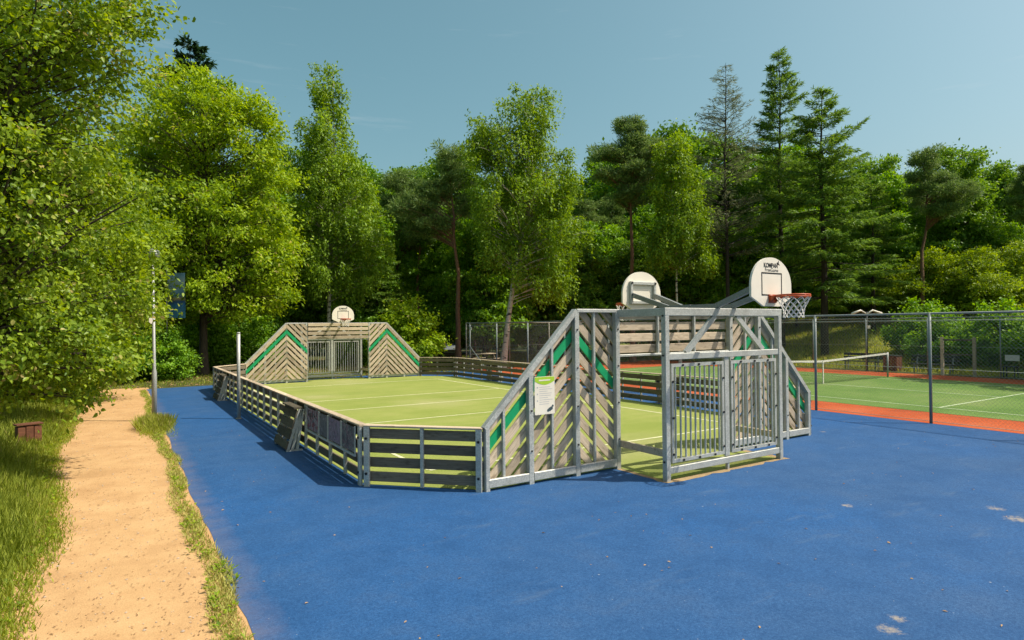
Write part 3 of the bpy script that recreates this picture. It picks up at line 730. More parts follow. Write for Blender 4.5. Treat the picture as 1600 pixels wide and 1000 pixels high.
for k in range(5): box_part('slat', M['brown'], t, (.03, .10, .72), (-.30, -.2+.11*k, .42))
for k in range(5): box_part('slat', M['brown'], t, (.03, .10, .72), (.30, -.2+.11*k, .42))
box_part('lid', M['dark'], t, (.66, .60, .04), (0, 0, .80))
t = thing('floodlight_pole', 'thin dark pole with two white lamp arms behind the court', 'lamp post', (31.25, 16.3, 0), R(-32))
b = MB(); b.tube([(0, 0, 0), (0, 0, 2.95)], .035, 8); b.obj('shaft', M['dark'], t, True)
for s in (-1, 1):
    b = MB(); b.tube([(0, 0, 2.85), (s*.3, 0, 3.02), (s*.75, 0, 2.86)], [.03, .05, .06], 8); b.obj('lamp_arm', M['white'], t, True)
box_part('small_box', M['white'], t, (.14, .1, .16), (.07, 0, 2.2))
t = thing('timber_gate_frame', 'grey timber gate frame at the edge of the red court', 'gate', (31.3, 12.4, 0), R(-90))
for s in (-1, 1): box_part('gate_post', M['wood'], t, (.11, .11, 1.72), (s*.62, 0, .86))
box_part('gate_bar', M['wood2'], t, (1.13, .05, .07), (0, 0, 1.6)); box_part('gate_bar', M['wood2'], t, (1.13, .04, .06), (0, 0, .95))
t = thing('umpire_chair', 'small dark seat with pale back at the far court edge', 'chair', (31.6, 10.6, 0), R(-90))
box_part('seat', M['dark'], t, (.45, .4, .04), (0, 0, .5)); box_part('backrest', M['cord'], t, (.5, .03, .25), (0, .2, .85))
for sx_ in (-1, 1):
    for sy in (-1, 1): box_part('leg', M['dark'], t, (.04, .04, .48), (sx_*.19, sy*.16, .24), bev=.002)
t = thing('picnic_table', 'weathered picnic table behind the corner of the fence', 'table', (18.6, 32.6, 0), R(15))
for k in range(4): box_part('top_plank', M['wood'], t, (1.8, .15, .04), (0, -.24+.16*k, .74))
for s in (-1, 1):
    for k in range(2): box_part('seat_plank', M['wood'], t, (1.8, .12, .04), (0, s*(.62+.13*k), .45))
    b = MB(); x = s*.65; b.bar((x, -.6, 0), (x, -.2, .72), .05, .09); b.bar((x, .6, 0), (x, .2, .72), .05, .09); b.bar((x, -.76, .41), (x, .76, .41), .05, .08); b.obj('leg_frame', M['wood2'], t)
t = thing('open_shelter', 'low mossy shelter roof on posts at the fence corner', 'shelter', (21.2, 41.5, 0), R(-30))
for sx_ in (-1, 1):
    for sy in (-1, 1): box_part('post', M['brown'], t, (.14, .14, 2.5), (sx_*1.5, sy*1.2, 1.25))
for s in (-1, 1): box_part('roof_slope', M['wood2'], t, (3.8, 1.75, .08), (0, s*.78, 2.85), (s*R(-27), 0, 0))
box_part('tie_beam', M['brown'], t, (3.2, .12, .16), (0, -1.2, 2.42)); box_part('tie_beam', M['brown'], t, (3.2, .12, .16), (0, 1.2, 2.42))
# parked car seen through the wire
t = thing('parked_car', 'small silver car parked among the trees behind the fence', 'car', (22.8, 45.4, 0), R(60))
prof = [(-1.9, .35), (-1.95, .62), (-1.75, .88), (-1.2, .95), (-.6, 1.42), (.75, 1.46), (1.45, 1.0), (1.9, .9), (1.95, .5), (1.9, .3)]
b = MB(); b.prism(prof, -.8, .8); b.obj('body', M['carpaint'], t)
b = MB()
for s in (-1, 1): b.prism([(-1.0, .98), (-.55, 1.34), (.7, 1.38), (1.2, 1.02)], s*.803-.003, s*.803+.003)
b.obj('side_window', M['glass'], t)
b = MB(); b.add([(-1.19, -.7, .975), (-1.19, .7, .975), (-.62, .66, 1.42), (-.62, -.66, 1.42)], [(0, 1, 2, 3)]); o = b.obj('windscreen', M['glass'], t); o.location = (-.012, 0, .012)
for x in (-1.2, 1.2):
    for s in (-1, 1):
        b = MB(); b.tube([(x, s*.70, .31), (x, s*.86, .31)], .31, 16); wl = b.obj('wheel', M['rubber'], t); b = MB(); b.tube([(x, s*.861, .31), (x, s*.87, .31)], .19, 12); b.obj('rim', M['galv'], wl)
for s in (-1, 1): box_part('headlight', M['white'], t, (.06, .3, .14), (-1.9, s*.55, .72))
# wooden stump in the grass left of the path
t = thing('timber_bollard', 'squat reddish brown timber block in the grass beside the path', 'bollard', (-1.62, 15.9, 0), R(20))
for k in range(3): box_part('timber', M['brown'], t, (.125, .22, .42+.03*(k % 2)), (-.135+.135*k, 0, .21))
box_part('top_board', M['brown'], t, (.44, .26, .03), (0, 0, .465))

# ------------------------------------------------------------------ vegetation
def np_mesh(name, V, tris, tint=None, mat=None, smooth=False):
    me = bpy.data.meshes.new(name); V = np.ascontiguousarray(V, np.float32); tris = np.ascontiguousarray(tris, np.int32); k = tris.shape[1]; n = len(tris)
    me.vertices.add(len(V)); me.vertices.foreach_set('co', V.ravel()); me.loops.add(n*k); me.loops.foreach_set('vertex_index', tris.ravel())
    me.polygons.add(n); me.polygons.foreach_set('loop_start', np.arange(0, n*k, k, dtype=np.int32))
    if smooth: me.polygons.foreach_set('use_smooth', np.ones(n, bool))
    if tint is not None:
        a = me.attributes.new('tint', 'FLOAT', 'FACE'); a.data.foreach_set('value', np.ascontiguousarray(tint, np.float32))
    me.update(calc_edges=True)
    if mat: me.materials.append(mat)
    return me
def unit(v): return v/np.maximum(np.linalg.norm(v, axis=1, keepdims=True), 1e-6)
def leaves(name, P, D, Nn, L, W, tint, mat, fine=False):
    """one small folded blade for each row: base P, axis D, normal Nn"""
    D = unit(D); S = unit(np.cross(D, Nn)); U = np.cross(S, D); L = L[:, None]; W = W[:, None]; n = len(P)
    if fine:
        pts = [P, P+D*L*.3-S*W*.46+U*W*.12, P+D*L*.62-S*W*.40+U*W*.12, P+D*L*1.0-U*L*.10, P+D*L*.62+S*W*.40+U*W*.12, P+D*L*.3+S*W*.46+U*W*.12]
        idx = [(0, 1, 2), (0, 2, 3), (0, 3, 4), (0, 4, 5)]
    else:
        pts = [P, P+D*L*.5-S*W*.5+U*W*.15, P+D*L-U*L*.06, P+D*L*.5+S*W*.5+U*W*.15]; idx = [(0, 1, 2), (0, 2, 3)]
    k = len(pts); V = np.stack(pts, 1).reshape(-1, 3); b = np.arange(n)[:, None]*k
    T = np.concatenate([(b+np.array([i])) for i in idx], 1).reshape(-1, 3)
    return np_mesh(name, V, T, np.repeat(np.clip(tint, 0, 1), len(idx)), mat)
def tubes(paths, n=5):
    """paths: list of (pts (k,3), radii (k)) -> V, quads"""
    Vs, Fs, b = [], [], 0; an = np.arange(n)*2*math.pi/n
    for pts, rad in paths:
        k = len(pts); d = np.gradient(pts, axis=0); d = unit(d); u = np.where(np.abs(d[:, 2:3]) < .9, [[0, 0, 1.]], [[1., 0, 0]]); a = unit(np.cross(d, u)); c = np.cross(d, a)
        ring = pts[:, None]+(a[:, None]*np.cos(an)[None, :, None]+c[:, None]*np.sin(an)[None, :, None])*np.asarray(rad)[:, None, None]
        Vs.append(ring.reshape(-1, 3)); i = np.arange(k-1)[:, None]*n; j = np.arange(n)[None]; j2 = (j+1) % n
        Fs.append(np.stack([b+i+j, b+i+n+j, b+i+n+j2, b+i+j2], -1).reshape(-1, 4)); b += k*n
    return np.concatenate(Vs), np.concatenate(Fs)
def bez(a, c, b, k=6):
    t = np.linspace(0, 1, k)[:, None]; return (1-t)**2*a+2*t*(1-t)*c+t*t*b
def trunk_path(h, lean=(0, 0), wob=.15, seed=0, k=12, bend=None):
    r_ = np.random.default_rng(seed); z = np.linspace(0, h, k); ph = r_.uniform(0, 6.28, 4)
    x = lean[0]*(z/h)+wob*np.sin(z*.55+ph[0])*(z/h)+wob*.4*np.sin(z*1.7+ph[1])*(z/h); y = lean[1]*(z/h)+wob*np.sin(z*.5+ph[2])*(z/h)
    return np.stack([x, y, z], 1)
def at_h(tp, z):
    z = np.clip(z, 0, tp[-1, 2]); return np.array([np.interp(z, tp[:, 2], tp[:, 0]), np.interp(z, tp[:, 2], tp[:, 1]), z])
def clump_centres(lobes, n, r_, shell=2.4):
    wts = np.array([l[3]*l[4]*l[5] for l in lobes])**.72; cnt = np.maximum(3, (n*wts/wts.sum()).astype(int)); out = []
    for l, k in zip(lobes, cnt):
        d = unit(r_.normal(size=(k, 3))); rad = r_.uniform(0, 1, (k, 1))**(1/shell); out.append(np.array(l[:3])+d*rad*np.array(l[3:6]))
    return np.concatenate(out)
def tree_meshes(kind, lobes, h, seed, nclump, per, leaf, clump_r, bark, mat, trunk_r, lean=(0, 0), z_first=None, hang=0, fine=False, flat=.5, wob=.15, shell=2.4, top_frac=.93, stems=1, side=None):
    """broadleaf / birch / pine: trunk and limbs grown to clumps inside the lobes, small blades on the clumps"""
    r_ = np.random.default_rng(seed); C = clump_centres(lobes, nclump, r_, shell); C[:, 2] = np.maximum(C[:, 2], .15)
    tps = [trunk_path(h*top_frac, (lean[0]+r_.normal(0, .25)*(stems > 1)*h*.15, lean[1]+r_.normal(0, .25)*(stems > 1)*h*.15), wob, seed+i) for i in range(stems)]
    paths = []
    for tp in tps:
        rr = trunk_r*(1-.88*(tp[:, 2]/tp[-1, 2])**.9); rr[0] *= 1.35; paths.append((tp, rr))
    zf = z_first if z_first is not None else h*.25
    for i, c in enumerate(C):
        tp = tps[i % stems]; hd = math.hypot(c[0]-np.interp(c[2], tp[:, 2], tp[:, 0]), c[1]-np.interp(c[2], tp[:, 2], tp[:, 1]))
        a = at_h(tp, max(min(zf*r_.uniform(.9, 1.9), c[2]*.86), c[2]-hd*r_.uniform(.25, .9))); mid = (a+c)/2+np.array([r_.normal(0, .12)*hd, r_.normal(0, .12)*hd, hd*.12])
        if hang and c[2] < zf*1.35 and i % 3: continue
        br = max(.008, trunk_r*(.16 if hang else .27)*(1-a[2]/h)+.006)*min(1, .4+hd/3); k = 6; paths.append((bez(a, mid, c, k), np.linspace(br, .007, k)))
    V, Q = tubes(paths, 5); tm = np_mesh('trunk', V, Q, None, bark, True)
    n = len(C)*per; ci = np.repeat(np.arange(len(C)), per); cr = clump_r*r_.uniform(.6, 1.3, len(C))[ci][:, None]
    off = r_.normal(size=(n, 3))*np.array([.52, .52, .52*flat]); P = C[ci]+off*cr
    if hang:
        s = r_.uniform(0, 1, n)**1.2; st = r_.integers(0, 9, n); ang = st*2.4+ci*1.3; ln = hang*(.35+.65*((st*7+ci*3) % 10)/10)
        rad = cr[:, 0]*(.25+.6*((st*5+ci) % 7)/7); P = C[ci]+np.stack([np.cos(ang)*rad*(1-.15*s), np.sin(ang)*rad*(1-.15*s), -s*ln+.25*cr[:, 0]], 1)+r_.normal(size=(n, 3))*.055
    out = P-np.array([0, 0, h*.5]); out[:, 2] *= .3
    if kind == 'pine':
        D = unit(r_.normal(size=(n, 3)))+unit(off)*.7+np.array([0, 0, .45]); Nn = unit(r_.normal(size=(n, 3)))
    else:
        D = unit(out)*.5+r_.normal(size=(n, 3))*.75+np.array([0, 0, -.35-.5*(hang > 0)]); Nn = unit(r_.normal(size=(n, 3))*.75+np.array([0, 0, .8])+unit(out)*.5)
    q_ = r_.uniform(.55, 1.3, n); L = leaf[0]*q_; W = leaf[1]*q_*r_.uniform(.8, 1.2, n)
    tint = .45+r_.normal(0, .2, len(C))[ci]*.7+r_.normal(0, .20, n)
    cm = leaves('crown', P, D, Nn, L, W, tint, mat, fine)
    return tm, cm
def spruce_meshes(h, rad, z0, seed, dens, needle, bark, mat, trunk_r, droop=.25, step=.38, expo=.85, upturn=.15, odd=(), spray=.30):
    r_ = np.random.default_rng(seed); tp = trunk_path(h, (0, 0), .10, seed, 14); paths = [(tp, np.maximum(.012, trunk_r*(1-.95*tp[:, 2]/h)))]
    P, D, Nn = [], [], []; z = z0
    br = []
    while z < h-.15:
        f = (z-z0)/(h-z0); ln0 = rad*(1-f)**expo*(.55+.45*min(1, f*5+.35)); nb = int(r_.integers(4, 7)) if f < .85 else 4
        for k in range(nb): br.append((z+r_.uniform(-.15, .15), r_.uniform(0, 6.28), ln0*r_.uniform(.55, 1.12), -droop*(1-f)+.35*f+r_.normal(0, .08)))
        z += step*r_.uniform(.75, 1.25)*(1-.35*f)
    br += list(odd)
    for zb, az, ln, el in br:
        ln = max(ln, .15); a = at_h(tp, zb); d = np.array([math.cos(az), math.sin(az), 0]); e = a+d*ln+np.array([0, 0, ln*el]); mid = a+d*ln*.5+np.array([0, 0, ln*(el*.5+upturn*.2)])
        e[2] += upturn*ln*.5; pts = bez(a, mid, e, 6); paths.append((pts, np.linspace(min(.035, .008+.012*ln), .004, 6)))
        m = max(6, int(dens*ln)); t = r_.uniform(.12, 1, m)**.8; t2 = t[:, None]; base = (1-t2)**2*a+2*t2*(1-t2)*mid+t2*t2*e; tan = unit(2*(1-t2)*(mid-a)+2*t2*(e-mid)); sd_ = np.array([-d[1], d[0], 0])*np.sign(r_.normal(size=(m, 1)))
        wid = spray*(1.15-t)*ln*.55+.10; sp = r_.uniform(0, 1, m)*wid; q = base+sd_*sp[:, None]+tan*(sp*.6)[:, None]+np.stack([np.zeros(m), np.zeros(m), -sp*.28-np.abs(r_.normal(0, .05, m))], 1)
        P.append(q); D.append(tan*.8+sd_*r_.uniform(.2, 1.1, (m, 1))+r_.normal(size=(m, 3))*.35+np.array([0, 0, -.25])); Nn.append(unit(r_.normal(size=(m, 3))*.5+np.array([0, 0, 1.])))
    V, Q = tubes(paths, 4); tm = np_mesh('trunk', V, Q, None, bark, True); P = np.concatenate(P); n = len(P)
    cm = leaves('crown', P, np.concatenate(D), np.concatenate(Nn), needle[0]*r_.uniform(.6, 1.3, n), needle[1]*r_.uniform(.7, 1.3, n), .45+r_.normal(0, .24, n), mat)
    return tm, cm
def sstep(t): t = np.clip(t, 0, 1); return t*t*(3-2*t)
def bank(x, y):
    """height of the grassy rise beyond the tennis court"""
    return 2.7*sstep((np.asarray(x, float)-33.0)/15)*sstep((46-np.asarray(y, float))/14) + .10*np.sin(np.asarray(x)*.7+np.asarray(y)*.45)*sstep((np.asarray(x, float)-33)/6)
bx, by = np.meshgrid(np.linspace(32.2, 120, 90), np.linspace(-60, 60, 100), indexing='ij'); bz = bank(bx, by)+.003
bi = np.arange(90*100).reshape(90, 100); bq = np.stack([bi[:-1, :-1], bi[1:, :-1], bi[1:, 1:], bi[:-1, 1:]], -1).reshape(-1, 4)
M['meadow'] = mat_ground('meadow soil', [(.3, (.13, .16, .025)), (.7, (.24, .26, .05))], .5, 12, .5)
struct(link('grass_bank', np_mesh('grass_bank', np.stack([bx, by, bz], -1).reshape(-1, 3), bq, None, M['meadow'], True)), 'sunny grass bank rising beyond the tennis court', 'bank')
def place(name, label, cat, meshes, loc, rz=0, sc=1.0, group=None, szz=None):
    zb = float(bank(loc[0], loc[1])); sc = sc-zb/(16 if sc > .7 or cat == 'tree' else 60)
    t = thing(name, label, cat, (loc[0], loc[1], zb-.03 if zb > .02 else 0), rz, group); t.scale = (sc, sc, szz or sc)
    link('trunk', meshes[0], t); link('crown', meshes[1], t); return t
SY, CY = math.sin(YAW), math.cos(YAW)
def spot(u, d):
    """ground position at lateral pixel u (1600 wide picture) and depth d metres"""
    x = (u-800)/F_PX*d; return (d*SY+x*CY, d*CY-x*SY)
def away(dx, dd):
    """offset right dx, away dd -> world vector"""
    return (dd*SY+dx*CY, dd*CY-dx*SY)
def lobe(right, z, r, rz=None, back=0, ry=None):
    a = away(right, back); return (a[0], a[1], z, r, ry or r, rz or r)
G = 'trees round the courts'

# foreground tree, trunk just outside the left edge
fg = tree_meshes('broad', [lobe(0, 5.6, 3.0, 3.2), lobe(1.2, 2.9, 1.9, 1.5), lobe(.4, 7.5, 2.9, 2.0), lobe(1.0, 4.6, 2.3, 1.6), lobe(2.05, 2.35, 1.0, .75, -.3), lobe(.2, 2.2, 1.5, .9), lobe(2.3, 1.75, .85, .5, -.3), lobe(1.7, 1.45, .8, .4, -.2), lobe(1.1, 1.8, 1.1, .7), lobe(.2, 1.5, 1.0, .6, .4), lobe(2.2, 7.2, 1.3, 1.0)], 9.6, 21, 560, 165, (.086, .054), .40, M['bark'], M['leaf_near'], .16, z_first=1.6, fine=True, flat=.7, shell=1.9)
place('broadleaf_tree', 'large leafy tree overhanging the path at the left edge', 'tree', fg, spot(-92, 9.8), group=G)
ol = tree_meshes('broad', [lobe(0, 5.2, 2.9, 3.0), lobe(.9, 3.0, 2.3, 1.8), lobe(-1.2, 3.4, 2.4, 2), lobe(0, 7.4, 2.1, 1.5), lobe(.4, 1.4, 2.1, 1.2)], 9, 22, 420, 110, (.13, .085), .50, M['bark'], M['leaf_olive'], .15, z_first=1.2, flat=.55)
place('broadleaf_tree', 'yellow green olive toned tree behind the overhanging tree', 'tree', ol, spot(95, 20), 0, 1.0, G)
ol2 = tree_meshes('broad', [lobe(.9, 5.6, 2.3, 2.0), lobe(2.75, 4.55, 1.7, 1.0), lobe(.3, 3.6, 2.3, 1.8), lobe(.8, 7.2, 1.8, 1.2), lobe(2.0, 3.0, 1.6, .9), lobe(.3, 1.9, 1.8, .8)], 9, 35, 400, 105, (.12, .08), .46, M['bark'], M['leaf_olive'], .15, z_first=1.6, flat=.55, lean=away(1.3, 0))
place('broadleaf_tree', 'olive green tree leaning over the path in front of the lamp post', 'tree', ol2, spot(-18, 15.0), 0, .98, G)
place('broadleaf_tree', 'olive green tree at the far left beyond the grass', 'tree', ol, spot(-40, 17), 2.1, .95, G)
place('broadleaf_tree', 'olive green tree above the far end of the path', 'tree', ol, spot(178, 29.5), 4.0, 1.05, G)
bush = tree_meshes('broad', [lobe(0, 1.1, 1.25, 1.1), lobe(.5, .8, 1.0, .8), lobe(-.6, .9, 1.0, .8), lobe(.1, 1.9, .8, .7)], 2.6, 23, 130, 120, (.12, .085), .34, M['bark'], M['leaf_green'], .035, z_first=.2, flat=.7, stems=4)
GB = 'bushes at the wood edge'
for x, y, s, rz, lab in ((35.2, 14.6, 1.15, .4, 'dark bush behind the shaded bench'), (35.6, 12.2, 1.25, 2.2, 'dark bush behind the timber gate frame'), (35.4, 9.9, 1.1, 4.0, 'dark bush behind the small seat at the court edge'), (37.5, 16.8, 1.2, 5.1, 'dark bush up the bank behind the litter bin')):
    place('green_bush', lab, 'bush', bush, (x, y), rz, s, GB)
for u, d, s, rz, lab in ((252, 28.9, .98, 0, 'round green bush behind the lamp post at the path end'), (205, 29, 1.1, 1, 'green bush closing the far end of the path'), (330, 34.5, 1.35, 3.3, 'shaded bush behind the far left corner of the pitch'), (400, 36, 1.3, 5, 'shaded bush behind the far left gable'), (558, 39, 1.1, .5, 'low bush seen through the bars of the far goal'), (160, 26.5, 1.0, 4.1, 'bush at the left side of the path end'), (115, 23, 1.0, 2.6, 'low bush under the olive toned tree'), (20, 19, 1.1, 1.9, 'low dark bush under the overhanging tree')):
    place('green_bush', lab, 'bush', bush, spot(u, d), rz, s, GB)
bl_ = bush[1].copy(); bl_.materials.clear(); bl_.materials.append(M['leaf_lime'])
place('green_bush', 'bright green bush right of the far goal', 'bush', (bush[0], bl_), spot(640, 33.6), 2, 1.5, GB)
lime = tree_meshes('broad', [lobe(.2, 12.6, 3.6, 2.2), lobe(2.6, 10.4, 2.3, 1.6), lobe(-2.6, 10.2, 2.5, 1.8), lobe(1.2, 8.0, 3.7, 1.9), lobe(3.0, 5.8, 2.5, 1.6), lobe(-1.5, 6.4, 3.2, 2.0), lobe(1.4, 4.1, 3.2, 1.5), lobe(-.5, 14.2, 1.9, 1.0), lobe(2.7, 12.8, 1.5, 1.0)], 15.2, 24, 520, 130, (.21, .10), .62, M['bark'], M['leaf_lime'], .24, z_first=3, flat=.56)
place('broadleaf_tree', 'bright lime green spreading tree left of the far goal', 'tree', lime, spot(318, 32), 0, 1.0, G, 1.04)
place('broadleaf_tree', 'second lime green tree behind the banner', 'tree', lime, spot(235, 37), 2.5, .95, G)
fir = spruce_meshes(21, 3.2, 4, 31, 110, (.36, .12), M['darkbark'], M['needle_dark'], .25, .1, .5, .42, .25)
place('fir_tree', 'dark fir rising behind the lime green tree', 'tree', fir, spot(300, 43), 0, 1.08, G)
bi1 = tree_meshes('birch', [lobe(0, 14.6, 1.0, 2.2), lobe(-.2, 12.0, 1.9, 2.4), lobe(.4, 9.6, 2.3, 2.2), lobe(-.6, 7.4, 2.2, 1.8), lobe(1.6, 7.4, 2.0, 1.6), lobe(.5, 5.2, 2.6, 1.3)], 17.2, 25, 400, 130, (.17, .085), .60, M['birchbark'], M['leaf_birch'], .13, lean=away(.4, 0), z_first=4.5, hang=1.3, wob=.2)
place('birch_tree', 'tall narrow birch right of the lime green tree', 'tree', bi1, spot(512, 38), 0, 1.14, G)
bi2 = tree_meshes('birch', [lobe(1.3, 13.0, 1.7, 1.8), lobe(.2, 11.2, 2.5, 1.8), lobe(2.4, 10.0, 2.0, 1.8), lobe(.8, 8.6, 2.8, 1.6), lobe(2.9, 7.0, 1.8, 1.6), lobe(.2, 6.4, 1.5, 1.3), lobe(2.2, 4.8, 1.7, 1.2), lobe(-.9, 12.3, 1.2, .9)], 15.2, 26, 400, 140, (.16, .08), .60, M['birchbark'], M['leaf_birch'], .17, lean=away(2.0, 0), z_first=4, hang=1.6, wob=.2)
place('birch_tree', 'broad weeping birch with leaning white trunk behind the fence corner', 'tree', bi2, spot(785, 35), 0, 1.10, G)
bi3 = tree_meshes('birch', [lobe(-.3, 12.2, 1.0, 1.5), lobe(-.2, 10.2, 1.5, 1.6), lobe(.2, 8.0, 1.7, 1.7), lobe(-.8, 6.6, 1.4, 1.2), lobe(.9, 6.3, 1.3, 1.0)], 13.8, 27, 230, 140, (.16, .08), .55, M['birchbark'], M['leaf_birch'], .085, lean=away(-.5, 0), z_first=5, hang=1.2, wob=.2)
place('birch_tree', 'slim birch with thin white trunk between the two near backboards', 'tree', bi3, spot(1062, 38), 0, 1.08, G)
# pines
pi1 = tree_meshes('pine', [lobe(-.4, 12.6, 1.1, .9), lobe(-1.3, 10.6, 1.4, .7), lobe(-2.6, 9.6, 1.5, .8), lobe(.5, 9.8, .9, .7), lobe(-1.6, 8.4, 1.5, .6), lobe(.1, 11.3, 1.0, .6)], 13.2, 41, 150, 190, (.22, .045), .36, M['pinebark'], M['needle_pine'], .20, lean=away(-.2, 0), z_first=7.2, flat=.55, wob=.35)
place('pine_tree', 'crooked pine with orange trunk right of the far goal', 'tree', pi1, spot(716, 37), 0, 1.0, G)
pi2 = tree_meshes('pine', [lobe(-.1, 14.2, .9, .8), lobe(.2, 13.3, 1.0, .6), lobe(-1.2, 12.6, 1.3, .6), lobe(1.1, 12.9, 1.2, .7), lobe(-1.2, 11.2, 1.3, .5), lobe(.7, 11.4, 1.5, .7), lobe(0, 10.0, 1.4, .6)], 15.2, 42, 190, 180, (.22, .045), .36, M['pinebark'], M['needle_pine'], .19, z_first=9.2, flat=.5, wob=.2)
place('pine_tree', 'tall pine with layered crown left of the slim birch', 'tree', pi2, spot(988, 40), 0, 1.08, G)
place('pine_tree', 'pine with leaning trunk above the right court fence', 'tree', pi1, spot(1443, 40), 1.9, 1.0, G)
place('pine_tree', 'pine cut off by the right picture edge', 'tree', pi2, spot(1612, 42), 1.2, .88, G)
place('pine_tree', 'dark pine between narrow birch and crooked pine', 'tree', pi2, spot(655, 43), 2.2, .86, G)
place('pine_tree', 'dark pine just left of the crooked pine', 'tree', pi1, spot(618, 44), 2.6, 1.02, G)
place('pine_tree', 'pine behind the right side of the broad weeping birch', 'tree', pi2, spot(915, 46), .6, .80, G)
place('pine_tree', 'small crowned pine left of the tall layered pine', 'tree', pi1, spot(955, 47), 4.4, .92, G)
# spruces and larches
sp1 = spruce_meshes(18.4, 3.2, 6.5, 51, 38, (.26, .038), M['darkbark'], M['needle_grey'], .19, -.15, .42, .62, .3)
place('larch_tree', 'thin see-through grey larch with bare dark trunk', 'tree', sp1, spot(1137, 40), 0, 1.06, G)
sp2 = spruce_meshes(20, 3.5, 4.5, 52, 92, (.30, .055), M['darkbark'], M['needle_spruce'], .24, .0, .46, .66, .3)
place('spruce_tree', 'tallest spruce behind the outward facing backboard', 'tree', sp2, spot(1222, 42), 0, 1.08, G)
ra = YAW
sp3 = spruce_meshes(15.6, 3.6, 3.4, 53, 90, (.30, .06), M['darkbark'], M['needle_spruce'], .26, .25, .42, .55, .15, odd=[(11.6, -ra, 2.7, .75), (10.9, -ra+.2, 3.0, .25), (9.6, math.pi-ra, 3.4, .35), (8.6, math.pi-ra+.3, 3.6, .15), (7.4, -ra-.2, 3.8, .1)])
place('spruce_tree', 'spruce with uneven reaching limbs right of the tallest spruce', 'tree', sp3, spot(1288, 38), 0, 1.10, G)
place('spruce_tree', 'low dark spruce left of the far goal backboard', 'tree', sp3, spot(590, 41), 1.0, .62, G)
place('spruce_tree', 'hanging spruce between spruces and leaning pine', 'tree', sp3, spot(1365, 41), 2.6, .80, G)
# deciduous wood behind
de1 = tree_meshes('broad', [lobe(0, 10.6, 2.4, 1.9), lobe(-1.4, 8.2, 2.5, 1.9), lobe(1.7, 8.0, 2.4, 1.8), lobe(0, 5.6, 3.0, 1.8), lobe(1.2, 3.2, 2.6, 1.4), lobe(-1.4, 3.0, 2.4, 1.5)], 12.6, 28, 380, 115, (.23, .14), .64, M['bark'], M['leaf_green'], .17, z_first=2.2, flat=.5)
de2 = tree_meshes('broad', [lobe(.4, 11.4, 2.0, 1.5), lobe(-1.2, 9.0, 2.3, 1.6), lobe(1.8, 8.9, 1.9, 1.4), lobe(.3, 6.6, 2.8, 1.7), lobe(-.8, 4.2, 2.6, 1.5)], 13, 29, 330, 115, (.23, .14), .60, M['darkbark'], M['leaf_deep'], .16, z_first=3, flat=.5)
sh = tree_meshes('broad', [lobe(0, 3.0, 2.2, 1.6), lobe(1.6, 2.2, 1.7, 1.3), lobe(-1.6, 2.1, 1.7, 1.3), lobe(.3, 4.3, 1.4, 1.0), lobe(0, 1.1, 2.4, .9)], 5.2, 30, 280, 110, (.19, .085), .52, M['bark'], M['leaf_olive'], .06, z_first=.6, flat=.5, stems=4)
place('broadleaf_tree', 'tall open green tree behind the leaning pine', 'tree', de2, spot(1492, 45), .4, 1.16, G).children[1]
place('broadleaf_tree', 'leafy green tree between hanging spruce and leaning pine', 'tree', de1, spot(1385, 46), 1.2, 1.06, G)
place('broadleaf_tree', 'green tree filling in left of the broad weeping birch', 'tree', de1, spot(757, 41), 2.4, .93, G)
place('broadleaf_tree', 'green tree right of the broad weeping birch', 'tree', de2, spot(895, 42), 3.0, .74, G)
place('broadleaf_tree', 'green tree behind the slim birch', 'tree', de1, spot(1095, 44), .3, .84, G)
place('broadleaf_tree', 'green tree below the tall layered pine', 'tree', de2, spot(985, 43), 5.2, .66, G)
place('broadleaf_tree', 'green tree behind the narrow birch', 'tree', de1, spot(470, 43), 4.2, .86, G)
place('broadleaf_tree', 'green tree below the right edge pine', 'tree', de1, spot(1570, 44), 5.5, .72, G)
for u, d, s, rz, lab in ((575, 42, .84, 1.1, 'green tree behind the low dark spruce'), (690, 45, .9, 3.8, 'green tree behind the crooked pine'), (842, 44, .86, 5.9, 'green tree behind the broad weeping birch'), (938, 45, .82, .9, 'green tree left of the tall layered pine'), (1030, 46, .92, 2.8, 'green tree between tall layered pine and slim birch'), (1160, 45, .84, 4.7, 'green tree behind the thin grey larch'), (1245, 47, .80, 1.7, 'green tree behind the tallest spruce'), (1325, 46, .90, 3.3, 'green tree behind the uneven spruce'), (420, 41, .9, 5.0, 'green tree right behind the lime green tree')):
    place('broadleaf_tree', lab, 'tree', de1, spot(u, d), rz, s, G)
GS = 'yellow green shrubs beyond the tennis court'
for u, d, s, rz, lab in ((1450, 41, 1.05, 0, 'yellow green shrub above the gate frame'), (1530, 39, 1.0, 1.4, 'yellow green shrub near the right picture edge'), (1600, 40, 1.1, 2.9, 'yellow green shrub cut by the right picture edge'), (1390, 44, .9, 4.4, 'yellow green shrub behind the dark bench'), (1330, 46, .8, 5.5, 'small shrub below the uneven spruce'), (1180, 47, .95, .7, 'yellow green shrub behind the near goal'), (870, 47, .8, 2.0, 'shrub in the wood behind the near left gable')):
    place('leafy_shrub', lab, 'shrub', sh, spot(u, d), rz, s, GS)
